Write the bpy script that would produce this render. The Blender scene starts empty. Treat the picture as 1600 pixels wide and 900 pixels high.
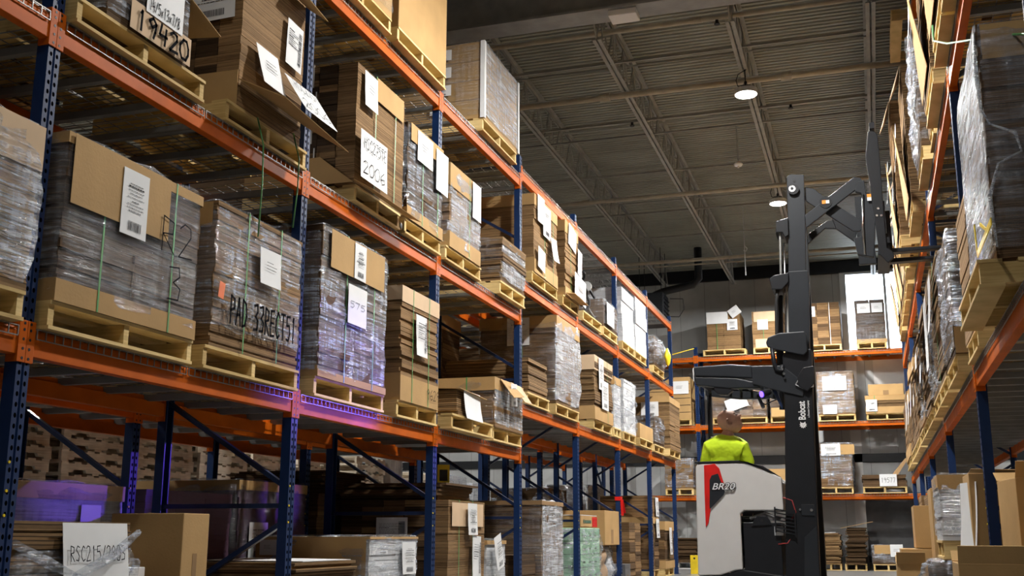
import bpy, math, random
from mathutils import Vector, Matrix, noise
random.seed(11)
D = bpy.data; S = bpy.context.scene; COL = S.collection
R = random.uniform
# ------------------------------------------------------------------ camera
CAM_R = Vector((0.9518305, 0.30661854, 0.00194207)); CAM_U = Vector((0.06539194, -0.20917488, 0.97568938)); CAM_F = Vector((-0.29957069, 0.92856391, 0.21914941))
CAM_P = Vector((0, 0, 0.7363)); FPX = 1721.6
cd = D.cameras.new('camera'); cam = D.objects.new('camera', cd); COL.objects.link(cam)
cd.sensor_width = 36; cd.lens = FPX / 1600 * 36; cd.clip_end = 200; cd.clip_start = .05
m = Matrix((CAM_R, CAM_U, -CAM_F)).transposed().to_4x4(); m.translation = CAM_P; cam.matrix_world = m
S.camera = cam
def at(u, v, Y):            # where the line of sight through (u, v) meets the upright plane at distance Y down the aisle
    d = CAM_F * FPX + CAM_R * (u - 800) - CAM_U * (v - 450)
    return CAM_P + d * (Y / d.y)
# ------------------------------------------------------------------ world, view
W = D.worlds.new('world'); S.world = W; W.use_nodes = True
bg = W.node_tree.nodes['Background']; bg.inputs[0].default_value = (.80, .90, 1, 1); bg.inputs[1].default_value = 9.0
S.view_settings.view_transform = 'Standard'; S.view_settings.look = 'None'; S.view_settings.gamma = 1; S.view_settings.use_curve_mapping = False
S.view_settings.exposure = 0.52
S.cycles.max_bounces = 6; S.cycles.diffuse_bounces = 3; S.cycles.glossy_bounces = 3; S.cycles.transparent_max_bounces = 12
S.cycles.sample_clamp_indirect = 4; S.cycles.caustics_reflective = False; S.cycles.caustics_refractive = False
S.cycles.use_denoising = True
# ------------------------------------------------------------------ large lights: the aisle's high bays (x, y, power), the farthest added to brighten the end; their housings come later
LAMP_Z = 6.36
LAMPS = [(-1.23, 13.7, 290), (-1.23, 18.75, 330), (-1.23, 23.8, 330), (-1.23, 8.6, 270), (-1.23, 3.4, 50), (-1.23, -1.8, 20),
         (-9.4, 6, 200), (-9.4, 13, 300), (-9.4, 20, 300), (3.2, 8, 160), (3.2, 18, 200)]
for i, (x, y, p) in enumerate(LAMPS):
    l = D.lights.new('high_bay_glow', 'AREA'); l.shape = 'DISK'; l.size = .27; l.energy = p; l.color = (1, .98, .94)
    o = D.objects.new('high_bay_glow', l); COL.objects.link(o); o.location = (x, y, LAMP_Z - .05)
l = D.lights.new('window_portal', 'AREA'); l.shape = 'RECTANGLE'; l.size = 1.25; l.size_y = 1.92; l.cycles.is_portal = True
o = D.objects.new('window_portal', l); COL.objects.link(o); o.location = (.325, 27.42, 5.96); o.rotation_euler = (math.radians(-90), 0, 0)
def spot(name, loc, tgt, e, ang, col, blend=.6, size=.03):
    l = D.lights.new(name, 'SPOT'); l.energy = e; l.color = col; l.spot_size = math.radians(ang); l.spot_blend = blend; l.shadow_soft_size = size
    o = D.objects.new(name, l); COL.objects.link(o); o.location = loc
    o.rotation_euler = (Vector(tgt) - Vector(loc)).to_track_quat('-Z', 'Y').to_euler(); return o
spot('blue_beam', (-1.03, 10.94, 2.08), (-3.76, 7.45, 1.88), 560, 18, (.22, .12, 1), .8)
spot('blue_beam', (-1.03, 10.94, 2.08), (-5.1, 6.3, 1.0), 800, 9, (.18, .08, 1), .8)
spot('blue_beam', (-1.03, 10.94, 2.08), (-5.1, 8.8, 1.0), 500, 9, (.25, .10, 1), .8)

# ------------------------------------------------------------------ materials
def newmat(name):
    mt = D.materials.new(name); mt.use_nodes = True; nt = mt.node_tree
    return mt, nt, nt.nodes['Principled BSDF']
def N(nt, t, **k):
    n = nt.nodes.new(t)
    for a, b in k.items():
        if a.startswith('i_'):
            key = a[2:]; key = int(key) if key.isdigit() else key.replace('_', ' ')
            n.inputs[key].default_value = b
        else: setattr(n, a, b)
    return n
def simple(name, col, rough=.6, metal=0, noise_amt=.15, scale=6, bump=0, bscale=40, spec=.5, coat=0, bdist=.01):
    mt, nt, b = newmat(name); L = nt.links
    tc = N(nt, 'ShaderNodeTexCoord'); nz = N(nt, 'ShaderNodeTexNoise'); nz.inputs['Scale'].default_value = scale; nz.inputs['Detail'].default_value = 4
    L.new(tc.outputs['Object'], nz.inputs['Vector'])
    cr = N(nt, 'ShaderNodeValToRGB'); a = 1 - noise_amt; z = 1 + noise_amt
    cr.color_ramp.elements[0].position = .3; cr.color_ramp.elements[1].position = .7
    cr.color_ramp.elements[0].color = (col[0]*a, col[1]*a, col[2]*a, 1); cr.color_ramp.elements[1].color = (min(1, col[0]*z), min(1, col[1]*z), min(1, col[2]*z), 1)
    L.new(nz.outputs['Fac'], cr.inputs[0]); L.new(cr.outputs[0], b.inputs['Base Color'])
    b.inputs['Roughness'].default_value = rough; b.inputs['Metallic'].default_value = metal; b.inputs['Specular IOR Level'].default_value = spec
    b.inputs['Coat Weight'].default_value = coat
    if bump:
        n2 = N(nt, 'ShaderNodeTexNoise'); n2.inputs['Scale'].default_value = bscale; L.new(tc.outputs['Object'], n2.inputs['Vector'])
        bp = N(nt, 'ShaderNodeBump'); bp.inputs['Strength'].default_value = bump; bp.inputs['Distance'].default_value = bdist
        L.new(n2.outputs['Fac'], bp.inputs['Height']); L.new(bp.outputs[0], b.inputs['Normal'])
    return mt
def math_(nt, op, a, b=None, c=None):
    n = N(nt, 'ShaderNodeMath', operation=op)
    for i, x in enumerate((a, b, c)):
        if x is None: continue
        if isinstance(x, (int, float)): n.inputs[i].default_value = x
        else: nt.links.new(x, n.inputs[i])
    return n.outputs[0]
def sheets(name, c0, c1, pitch, gap=.22, dark=.35, rough=.85):
    """stacked flat cardboard seen on its edges: thin level layers"""
    mt, nt, b = newmat(name); L = nt.links
    tc = N(nt, 'ShaderNodeTexCoord'); sp = N(nt, 'ShaderNodeSeparateXYZ')
    nz = N(nt, 'ShaderNodeTexNoise'); nz.inputs['Scale'].default_value = 2.5; nz.inputs['Detail'].default_value = 2
    L.new(tc.outputs['Object'], nz.inputs['Vector']); L.new(tc.outputs['Object'], sp.inputs[0])
    z = math_(nt, 'ADD', sp.outputs['Z'], math_(nt, 'MULTIPLY', nz.outputs['Fac'], .012))
    k = math_(nt, 'DIVIDE', z, pitch); fl = math_(nt, 'FLOOR', k); fr = math_(nt, 'FRACT', k)
    wn = N(nt, 'ShaderNodeTexWhiteNoise', noise_dimensions='1D'); L.new(fl, wn.inputs['W'])
    big = N(nt, 'ShaderNodeTexWhiteNoise', noise_dimensions='1D'); L.new(math_(nt, 'FLOOR', math_(nt, 'DIVIDE', z, pitch * 9.3)), big.inputs['W'])
    n3 = N(nt, 'ShaderNodeTexNoise'); n3.inputs['Scale'].default_value = 1; n3.inputs['Detail'].default_value = 5
    mp = N(nt, 'ShaderNodeMapping'); mp.inputs['Scale'].default_value = (9, 9, 70); L.new(tc.outputs['Object'], mp.inputs[0]); L.new(mp.outputs[0], n3.inputs['Vector'])
    v = math_(nt, 'ADD', math_(nt, 'MULTIPLY', wn.outputs['Value'], .45), math_(nt, 'ADD', math_(nt, 'MULTIPLY', n3.outputs['Fac'], .45), math_(nt, 'MULTIPLY', big.outputs['Value'], .25)))
    oi = N(nt, 'ShaderNodeObjectInfo'); v = math_(nt, 'ADD', v, math_(nt, 'MULTIPLY', math_(nt, 'SUBTRACT', oi.outputs['Random'], .5), .25))
    cr = N(nt, 'ShaderNodeValToRGB'); cr.color_ramp.elements[0].color = (*c0, 1); cr.color_ramp.elements[1].color = (*c1, 1)
    cr.color_ramp.elements[0].position = .2; cr.color_ramp.elements[1].position = .95; L.new(v, cr.inputs[0])
    g = math_(nt, 'LESS_THAN', fr, gap); g = math_(nt, 'MULTIPLY', g, math_(nt, 'GREATER_THAN', wn.outputs['Value'], .35))
    mx = N(nt, 'ShaderNodeMixRGB', blend_type='MULTIPLY'); mx.inputs[2].default_value = (dark, dark, dark, 1); L.new(g, mx.inputs[0]); L.new(cr.outputs[0], mx.inputs[1])
    L.new(mx.outputs[0], b.inputs['Base Color']); b.inputs['Roughness'].default_value = rough; b.inputs['Specular IOR Level'].default_value = .2
    bp = N(nt, 'ShaderNodeBump'); bp.inputs['Strength'].default_value = .5; bp.inputs['Distance'].default_value = .004
    L.new(math_(nt, 'SUBTRACT', 1, g), bp.inputs['Height']); L.new(bp.outputs[0], b.inputs['Normal'])
    return mt
def wrapmat(name, tint, lo, hi, ang):
    """clear stretch film: glossy, streaked where it lies in several layers"""
    mt, nt, b = newmat(name); L = nt.links
    tc = N(nt, 'ShaderNodeTexCoord'); oi = N(nt, 'ShaderNodeObjectInfo')
    va = N(nt, 'ShaderNodeVectorMath', operation='ADD'); L.new(tc.outputs['Object'], va.inputs[0])
    cb = N(nt, 'ShaderNodeCombineXYZ'); r10 = math_(nt, 'MULTIPLY', oi.outputs['Random'], 30); L.new(r10, cb.inputs[0]); L.new(r10, cb.inputs[2]); L.new(cb.outputs[0], va.inputs[1])
    mp = N(nt, 'ShaderNodeMapping'); mp.inputs['Rotation'].default_value = (math.radians(ang), math.radians(ang), 0); mp.inputs['Scale'].default_value = (1.6, 1.6, 13)
    L.new(va.outputs[0], mp.inputs[0])
    n1 = N(nt, 'ShaderNodeTexNoise'); n1.inputs['Scale'].default_value = 1.7; n1.inputs['Detail'].default_value = 6; n1.inputs['Roughness'].default_value = .65; n1.inputs['Distortion'].default_value = .6
    L.new(mp.outputs[0], n1.inputs['Vector'])
    n2 = N(nt, 'ShaderNodeTexNoise'); n2.inputs['Scale'].default_value = 2.2; n2.inputs['Detail'].default_value = 3; L.new(va.outputs[0], n2.inputs['Vector'])
    mp3 = N(nt, 'ShaderNodeMapping'); mp3.inputs['Rotation'].default_value = (math.radians(-ang*.6), math.radians(-ang*.6), 0); mp3.inputs['Scale'].default_value = (2.5, 2.5, 55); L.new(va.outputs[0], mp3.inputs[0])
    n3 = N(nt, 'ShaderNodeTexNoise'); n3.inputs['Scale'].default_value = 1.4; n3.inputs['Detail'].default_value = 3; L.new(mp3.outputs[0], n3.inputs['Vector'])
    mp4 = N(nt, 'ShaderNodeMapping'); mp4.inputs['Scale'].default_value = (26, 26, 2.2); L.new(va.outputs[0], mp4.inputs[0])
    n4 = N(nt, 'ShaderNodeTexNoise'); n4.inputs['Scale'].default_value = 1.1; n4.inputs['Detail'].default_value = 3; L.new(mp4.outputs[0], n4.inputs['Vector'])
    fine = math_(nt, 'ADD', math_(nt, 'MULTIPLY', math_(nt, 'SUBTRACT', n3.outputs['Fac'], .5), .55), math_(nt, 'MULTIPLY', math_(nt, 'SUBTRACT', n4.outputs['Fac'], .5), .40))
    mr = N(nt, 'ShaderNodeMapRange'); mr.inputs['From Min'].default_value = .48; mr.inputs['From Max'].default_value = .74
    mr.inputs['To Min'].default_value = lo; mr.inputs['To Max'].default_value = hi
    L.new(math_(nt, 'ADD', fine, math_(nt, 'ADD', math_(nt, 'MULTIPLY', n1.outputs['Fac'], .65), math_(nt, 'MULTIPLY', n2.outputs['Fac'], .38))), mr.inputs['Value'])
    bp = N(nt, 'ShaderNodeBump'); bp.inputs['Strength'].default_value = 1; bp.inputs['Distance'].default_value = .05
    L.new(math_(nt, 'ADD', math_(nt, 'MULTIPLY', fine, .5), math_(nt, 'ADD', n1.outputs['Fac'], math_(nt, 'MULTIPLY', n2.outputs['Fac'], .8))), bp.inputs['Height'])
    tr = N(nt, 'ShaderNodeBsdfTransparent'); tr.inputs[0].default_value = (.93, .94, .95, 1)
    df = N(nt, 'ShaderNodeBsdfDiffuse'); df.inputs['Color'].default_value = (*tint, 1); L.new(bp.outputs[0], df.inputs['Normal'])
    gl = N(nt, 'ShaderNodeBsdfGlossy'); gl.inputs['Roughness'].default_value = .17; gl.inputs['Color'].default_value = (.95, .97, 1, 1); L.new(bp.outputs[0], gl.inputs['Normal'])
    m1 = N(nt, 'ShaderNodeMixShader'); L.new(mr.outputs[0], m1.inputs[0]); L.new(tr.outputs[0], m1.inputs[1]); L.new(df.outputs[0], m1.inputs[2])
    m2 = N(nt, 'ShaderNodeMixShader'); L.new(math_(nt, 'ADD', math_(nt, 'MULTIPLY', mr.outputs[0], .25), .09), m2.inputs[0]); L.new(m1.outputs[0], m2.inputs[1]); L.new(gl.outputs[0], m2.inputs[2])
    L.new(m2.outputs[0], nt.nodes['Material Output'].inputs[0]); nt.nodes.remove(b)
    return mt
def holed(name, col, pitch, hy, axis):
    """blue rack steel punched with two rows of teardrop slots on its broad face"""
    mt, nt, b = newmat(name); L = nt.links
    tc = N(nt, 'ShaderNodeTexCoord'); sp = N(nt, 'ShaderNodeSeparateXYZ'); L.new(tc.outputs['Object'], sp.inputs[0])
    ge = N(nt, 'ShaderNodeNewGeometry'); sn = N(nt, 'ShaderNodeSeparateXYZ')
    L.new(tc.outputs['Normal'], sn.inputs[0])
    fz = math_(nt, 'SUBTRACT', math_(nt, 'FRACT', math_(nt, 'DIVIDE', sp.outputs['Z'], pitch)), .5)
    ay = math_(nt, 'SUBTRACT', math_(nt, 'ABSOLUTE', sp.outputs['Y']), hy)
    ez = math_(nt, 'POWER', math_(nt, 'DIVIDE', fz, .24), 2); ey = math_(nt, 'POWER', math_(nt, 'DIVIDE', ay, .0088), 2)
    inside = math_(nt, 'LESS_THAN', math_(nt, 'ADD', ez, ey), 1)
    facing = math_(nt, 'GREATER_THAN', math_(nt, 'ABSOLUTE', sn.outputs['X']), .7)
    h = math_(nt, 'MULTIPLY', inside, facing)
    nz = N(nt, 'ShaderNodeTexNoise'); nz.inputs['Scale'].default_value = 9; nz.inputs['Detail'].default_value = 6; L.new(tc.outputs['Object'], nz.inputs['Vector'])
    cr = N(nt, 'ShaderNodeValToRGB'); cr.color_ramp.elements[0].color = (col[0]*.75, col[1]*.75, col[2]*.75, 1); cr.color_ramp.elements[1].color = (col[0]*1.3, col[1]*1.3, col[2]*1.3, 1)
    L.new(nz.outputs['Fac'], cr.inputs[0])
    mx = N(nt, 'ShaderNodeMixRGB'); mx.inputs[2].default_value = (.002, .002, .003, 1); L.new(h, mx.inputs[0]); L.new(cr.outputs[0], mx.inputs[1])
    L.new(mx.outputs[0], b.inputs['Base Color']); L.new(math_(nt, 'MULTIPLY', math_(nt, 'SUBTRACT', 1, h), .28), b.inputs['Specular IOR Level']); L.new(math_(nt, 'MAXIMUM', math_(nt, 'MULTIPLY', h, 1), .48), b.inputs['Roughness'])
    bp = N(nt, 'ShaderNodeBump'); bp.inputs['Strength'].default_value = 1; bp.inputs['Distance'].default_value = .01
    L.new(math_(nt, 'SUBTRACT', 1, h), bp.inputs['Height']); L.new(bp.outputs[0], b.inputs['Normal'])
    return mt
def emit(name, col, st):
    mt, nt, b = newmat(name); b.inputs['Emission Color'].default_value = (*col, 1); b.inputs['Emission Strength'].default_value = st; b.inputs['Base Color'].default_value = (*col, 1); return mt
def seams(name, col, rough, axis, pitch, w, dark, bump=.4, spec=.4):
    mt, nt, b = newmat(name); L = nt.links
    tc = N(nt, 'ShaderNodeTexCoord'); sp = N(nt, 'ShaderNodeSeparateXYZ'); L.new(tc.outputs['Object'], sp.inputs[0])
    fr = math_(nt, 'FRACT', math_(nt, 'DIVIDE', sp.outputs[axis], pitch)); g = math_(nt, 'LESS_THAN', fr, w)
    nz = N(nt, 'ShaderNodeTexNoise'); nz.inputs['Scale'].default_value = 1.3; nz.inputs['Detail'].default_value = 6; L.new(tc.outputs['Object'], nz.inputs['Vector'])
    cr = N(nt, 'ShaderNodeValToRGB'); cr.color_ramp.elements[0].color = (*[c*.82 for c in col], 1); cr.color_ramp.elements[1].color = (*[c*1.12 for c in col], 1)
    cr.color_ramp.elements[0].position = .3; cr.color_ramp.elements[1].position = .7; L.new(nz.outputs['Fac'], cr.inputs[0])
    mx = N(nt, 'ShaderNodeMixRGB', blend_type='MULTIPLY'); mx.inputs[2].default_value = (dark, dark, dark, 1); L.new(g, mx.inputs[0]); L.new(cr.outputs[0], mx.inputs[1])
    L.new(mx.outputs[0], b.inputs['Base Color']); b.inputs['Roughness'].default_value = rough; b.inputs['Specular IOR Level'].default_value = spec
    bp = N(nt, 'ShaderNodeBump'); bp.inputs['Strength'].default_value = bump; bp.inputs['Distance'].default_value = .02
    L.new(math_(nt, 'SUBTRACT', 1, g), bp.inputs['Height']); L.new(bp.outputs[0], b.inputs['Normal'])
    return mt
def woodmat(name, c0, c1):
    mt, nt, b = newmat(name); L = nt.links
    tc = N(nt, 'ShaderNodeTexCoord'); oi = N(nt, 'ShaderNodeObjectInfo')
    mp = N(nt, 'ShaderNodeMapping'); mp.inputs['Scale'].default_value = (3, 3, 60); L.new(tc.outputs['Object'], mp.inputs[0])
    nz = N(nt, 'ShaderNodeTexNoise'); nz.inputs['Scale'].default_value = 1.2; nz.inputs['Detail'].default_value = 6; L.new(mp.outputs[0], nz.inputs['Vector'])
    nb = N(nt, 'ShaderNodeTexNoise'); nb.inputs['Scale'].default_value = 5; L.new(tc.outputs['Object'], nb.inputs['Vector'])
    v = math_(nt, 'ADD', math_(nt, 'MULTIPLY', nz.outputs['Fac'], .6), math_(nt, 'ADD', math_(nt, 'MULTIPLY', nb.outputs['Fac'], .4), math_(nt, 'MULTIPLY', math_(nt, 'SUBTRACT', oi.outputs['Random'], .5), .25)))
    cr = N(nt, 'ShaderNodeValToRGB'); cr.color_ramp.elements[0].position = .3; cr.color_ramp.elements[1].position = .7
    cr.color_ramp.elements[0].color = (*c0, 1); cr.color_ramp.elements[1].color = (*c1, 1); L.new(v, cr.inputs[0])
    L.new(cr.outputs[0], b.inputs['Base Color']); b.inputs['Roughness'].default_value = .75; b.inputs['Specular IOR Level'].default_value = .25
    return mt
M = dict(
    orange=simple('orange_paint', (.50, .098, .004), .5, spec=.12, noise_amt=.14, scale=5),
    blue=holed('blue_steel', (.005, .024, .092), .05, .021, 0), bluep=simple('blue_paint', (.005, .017, .06), .35),
    black=simple('black_paint', (.009, .010, .013), .45, spec=.3, noise_amt=.1), dgrey=simple('dark_grey_steel', (.017, .020, .025), .45, spec=.3, noise_amt=.08),
    rubber=simple('rubber', (.01, .01, .011), .7), steel=simple('steel', (.45, .45, .46), .25, 1), zinc=simple('galvanised', (.26, .26, .25), .42, .6),
    channel=simple('grey_channel', (.20, .20, .19), .5, .2), white=simple('white_panel', (.62, .61, .60), .32, noise_amt=.03), joist=simple('joist_paint', (.27, .27, .25), .6),
    pipe=simple('pipe_paint', (.33, .29, .22), .5), deck=seams('roof_deck', (.27, .275, .235), .55, 1, .9, .015, .35), girder=simple('girder_paint', (.24, .245, .25), .6),
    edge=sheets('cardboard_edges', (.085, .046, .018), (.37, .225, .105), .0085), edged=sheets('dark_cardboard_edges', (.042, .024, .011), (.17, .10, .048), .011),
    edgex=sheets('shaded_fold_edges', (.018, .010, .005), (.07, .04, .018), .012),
    edgec=sheets('coarse_cardboard_edges', (.07, .038, .015), (.38, .235, .11), .019, .3, .2),
    face=simple('cardboard_face', (.44, .275, .115), .8, noise_amt=.10, scale=3, bump=.1, bscale=60, spec=.25),
    faced=simple('brown_cardboard_face', (.27, .165, .078), .8, noise_amt=.12, scale=3, spec=.25), pale=simple('pale_cardboard', (.62, .45, .29), .8, noise_amt=.06, spec=.25),
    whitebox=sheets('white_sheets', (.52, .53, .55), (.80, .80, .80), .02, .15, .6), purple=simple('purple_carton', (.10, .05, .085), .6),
    wood=woodmat('pine', (.46, .31, .11), (.84, .63, .29)), oldwood=woodmat('weathered_pine', (.34, .29, .22), (.72, .64, .52)),
    wrap=wrapmat('stretch_film', (.50, .54, .62), .02, .38, 14), wrapw=wrapmat('thick_stretch_film', (.68, .73, .82), .04, .74, 24), wrapd=wrapmat('dense_stretch_film', (.74, .77, .82), .28, .90, 30), wrapc=wrapmat('thin_stretch_film', (.55, .60, .70), .0, .30, 10),
    paper=simple('paper', (.74, .75, .76), .6, noise_amt=.03, spec=.3), ink=simple('ink', (.006, .006, .008), .9, spec=.05), print_=simple('print_ink', (.04, .04, .045), .9, spec=.05),
    strap=simple('green_strap', (.09, .30, .09), .4), strapw=simple('white_strap', (.62, .62, .60), .5), sticker=simple('orange_sticker', (.80, .16, .03), .5),
    wall=seams('wall_panels', (.46, .47, .47), .5, 0, .62, .02, .55), wallr=seams('ribbed_wall', (.10, .085, .065), .6, 2, .3, .1, .5), walll=seams('side_wall_panels', (.40, .41, .40), .5, 1, .62, .02, .55),
    floor=simple('concrete', (.20, .20, .20), .28, noise_amt=.12, scale=1.2, bump=.04), frame=simple('window_frame', (.74, .75, .77), .4, noise_amt=.02),
    yellow=simple('yellow_paint', (.85, .62, .02), .4), red=simple('red_plastic', (.62, .015, .012), .3), green=simple('pale_green_carton', (.28, .50, .32), .7),
    hivis=simple('hivis_cloth', (.58, .80, .015), .8, noise_amt=.06, scale=12, bump=.8, bscale=9, bdist=.03), skin=simple('skin', (.66, .38, .27), .5, noise_amt=.10, scale=20), hair=simple('stubble', (.22, .13, .09), .8),
    eye=simple('eye_white', (.7, .68, .65), .3), lip=simple('lip', (.42, .16, .13), .5), trouser=simple('dark_trousers', (.02, .022, .03), .8), lampe=emit('lamp_glow', (1, .98, .95), 30),
    amber=simple('amber_sticker', (.85, .28, .02), .5), grey=simple('grey_plastic', (.10, .10, .105), .5), lgrey=simple('light_grey', (.42, .43, .44), .5), bag=simple('brown_bag', (.30, .20, .12), .7, bump=.8, bscale=14),
    blueled=emit('blue_lens', (.10, .05, 1), 4), cable=simple('red_cable', (.30, .03, .03), .5), dgap=simple('green_dark', (.05, .10, .06), .6),
)
nt = M['white'].node_tree
# glass
gm, nt, b = newmat('window_glass'); b.inputs['Base Color'].default_value = (1, 1, 1, 1); b.inputs['Alpha'].default_value = .12; b.inputs['Roughness'].default_value = .05; M['glass'] = gm

# ------------------------------------------------------------------ mesh helpers
class MB:
    def __init__(s): s.v = []; s.f = []; s.m = []
    def box(s, x0, x1, y0, y1, z0, z1, mi=0, T=None):
        n = len(s.v); P = [(x0, y0, z0), (x1, y0, z0), (x1, y1, z0), (x0, y1, z0), (x0, y0, z1), (x1, y0, z1), (x1, y1, z1), (x0, y1, z1)]
        if T: P = [tuple(T @ Vector(p)) for p in P]
        s.v += P
        for q in ((0, 3, 2, 1), (4, 5, 6, 7), (0, 1, 5, 4), (1, 2, 6, 5), (2, 3, 7, 6), (3, 0, 4, 7)): s.f.append(tuple(n + i for i in q)); s.m.append(mi)
        return s
    def bar(s, a, b, w, h, mi=0, up=(0, 0, 1)):
        a, b = Vector(a), Vector(b); d = (b - a); l = d.length; d.normalize(); up = Vector(up)
        if abs(d.dot(up)) > .98: up = Vector((0, 1, 0))
        x = d.cross(up).normalized(); z = x.cross(d)
        T = Matrix((x, d, z)).transposed().to_4x4(); T.translation = a
        return s.box(-w/2, w/2, 0, l, -h/2, h/2, mi, T)
    def tube(s, pts, r, n=8, mi=0, cap=True):
        pts = [Vector(p) for p in pts]; rs = r if isinstance(r, (list, tuple)) else [r] * len(pts); base = len(s.v); px = None
        for i, p in enumerate(pts):
            d = (pts[min(i+1, len(pts)-1)] - pts[max(i-1, 0)]).normalized()
            if px is None:
                ref = Vector((0, 0, 1)) if abs(d.z) < .9 else Vector((1, 0, 0)); px = d.cross(ref).normalized()
            else: px = (px - d * px.dot(d)).normalized()
            py = d.cross(px)
            for k in range(n):
                a = 2 * math.pi * k / n; s.v.append(tuple(p + (px * math.cos(a) + py * math.sin(a)) * rs[i]))
        for i in range(len(pts) - 1):
            for k in range(n):
                a = base + i*n + k; b2 = base + i*n + (k+1) % n; s.f.append((a, b2, b2 + n, a + n)); s.m.append(mi)
        if cap:
            s.f.append(tuple(base + k for k in reversed(range(n)))); s.m.append(mi)
            s.f.append(tuple(base + (len(pts)-1)*n + k for k in range(n))); s.m.append(mi)
        return s
    def prism(s, poly, y0, y1, mi=0, axis='y'):
        """poly in (x, z) pushed along y, or (y, z) pushed along x, or (x, y) pushed along z"""
        n = len(poly); base = len(s.v)
        ar = sum(poly[i][0]*poly[(i+1) % n][1] - poly[(i+1) % n][0]*poly[i][1] for i in range(n))
        if (ar < 0) != (axis == 'y' and False): poly = poly if ar > 0 else poly[::-1]
        def P(p, t): return (p[0], t, p[1]) if axis == 'y' else ((t, p[0], p[1]) if axis == 'x' else (p[0], p[1], t))
        s.v += [P(p, y0) for p in poly] + [P(p, y1) for p in poly]
        fl = axis == 'y'
        a = tuple(base + i for i in range(n)); b2 = tuple(base + n + i for i in range(n))
        s.f.append(a if fl else a[::-1]); s.f.append(b2[::-1] if fl else b2); s.m += [mi, mi]
        for i in range(n):
            q = (base + i, base + (i+1) % n, base + n + (i+1) % n, base + n + i); s.f.append(q[::-1] if fl else q); s.m.append(mi)
        return s
    def disc(s, c, r, h, axis='z', n=20, mi=0):
        c = Vector(c); d = {'x': Vector((h, 0, 0)), 'y': Vector((0, h, 0)), 'z': Vector((0, 0, h))}[axis]
        return s.tube([c, c + d], r, n, mi)
    def build(s, name, mats, parent=None, world=False, smooth=False, bevel=0, label=None):
        me = D.meshes.new(name); off = Vector(parent['_w']) if (world and parent is not None) else Vector((0, 0, 0))
        me.from_pydata([tuple(Vector(v) - off) for v in s.v] if off.length else s.v, [], s.f)
        if not isinstance(mats, (list, tuple)): mats = [mats]
        for mt in mats: me.materials.append(M[mt] if isinstance(mt, str) else mt)
        if len(mats) > 1: me.polygons.foreach_set('material_index', s.m)
        if smooth: me.polygons.foreach_set('use_smooth', [True] * len(s.f))
        me.update(); o = D.objects.new(name, me); COL.objects.link(o)
        if parent is not None: o.parent = parent
        if bevel:
            bv = o.modifiers.new('bevel', 'BEVEL'); bv.width = bevel; bv.segments = 2; bv.limit_method = 'ANGLE'
        if label: o['label'] = label
        return o
def thing(name, label, cat, loc=(0, 0, 0), rz=0, group=None):
    o = D.objects.new(name, None); COL.objects.link(o); o.location = loc; o.rotation_euler = (0, 0, rz); o.empty_display_size = .1
    o['label'] = label; o['category'] = cat; o['_w'] = tuple(loc)
    if group: o['group'] = group
    return o
def tag(o, label, cat, group=None):
    o['label'] = label; o['category'] = cat
    if group: o['group'] = group
    return o
def struct(o): o['kind'] = 'structure'; return o
KIDS = {}
def dup(root, loc, rz=0, label=None, group=None):
    r = root.copy(); COL.objects.link(r); r.location = loc; r.rotation_euler = (0, 0, rz); r['_w'] = tuple(loc)
    if label: r['label'] = label
    if group: r['group'] = group
    if root.name not in KIDS: KIDS[root.name] = [(c, list(c.children)) for c in root.children]
    for ch, gs in KIDS[root.name]:
        c = ch.copy(); COL.objects.link(c); c.parent = r
        for g in gs:
            d = g.copy(); COL.objects.link(d); d.parent = c
    return r
HALF = math.pi / 2
# stroke alphabet for marker handwriting, drawn in a 4 x 6 cell
GL = {'0': ['1 0 0 2 0 4 1.5 6 3 6 4 4 4 2 3 0 1 0'], '1': ['1.6 5 2.2 6 2 0'], '2': ['.2 5 1.5 6 3.2 5.6 3.4 4 .2 0 4 .3'], '3': ['.3 5.6 3 6 3.3 4.4 1.6 3.2 3.6 2.4 3.2 .4 .2 .2'],
 '4': ['1 6 .3 2.6 3.8 2.8', '3.2 5.2 2.8 0'], '5': ['3.8 6 .8 5.8 .6 3.6 3 3.8 3.8 2 2.6 .2 .3 .4'], '6': ['3 6 .8 4 .2 1.4 1.6 0 3.6 .8 3.4 2.8 .6 2.2'], '7': ['.2 5.8 3.8 6 1.6 0'],
 '8': ['2 3.2 .6 4.6 2 6 3.4 4.8 2 3.2 .3 1.4 1.8 0 3.6 1.2 2 3.2'], '9': ['3.6 4.6 2 6 .4 4.6 1.8 3 3.6 4.6 3.2 2 2.6 0'], 'A': ['0 0 2 6 3.8 0', '.8 2.2 3.2 2.4'], 'B': ['.3 0 .3 6 3 5 .4 3.2 3.5 1.8 .3 0'],
 'C': ['3.7 5 2.2 6 .4 4 .4 1.6 2 0 3.8 .8'], 'D': ['.4 0 .5 6 3 5.2 3.8 2.6 2.6 .4 .4 0'], 'E': ['3.6 6 .5 5.8 .4 0 3.8 .2', '.4 3 3 3.1'], 'F': ['3.6 6 .5 5.8 .4 0', '.4 3 3 3.1'], 'H': ['.3 6 .3 0', '3.7 6 3.6 0', '.3 3 3.7 3.1'],
 'P': ['.4 0 .5 6 3.4 5.4 3.4 3.4 .5 2.8'], 'R': ['.4 0 .5 6 3.4 5.4 3.2 3.4 .5 3 3.8 0'], 'S': ['3.6 5.4 1.8 6 .5 4.6 3.4 2 2.6 .2 .3 .5'], 'T': ['0 5.9 4 6', '2 6 1.9 0'], 'x': ['.6 3.4 3.2 .4', '3.2 3.4 .6 .4'], '/': ['.2 0 3.6 6'], '-': ['.6 3 3.2 3.1'], ' ': []}
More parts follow.
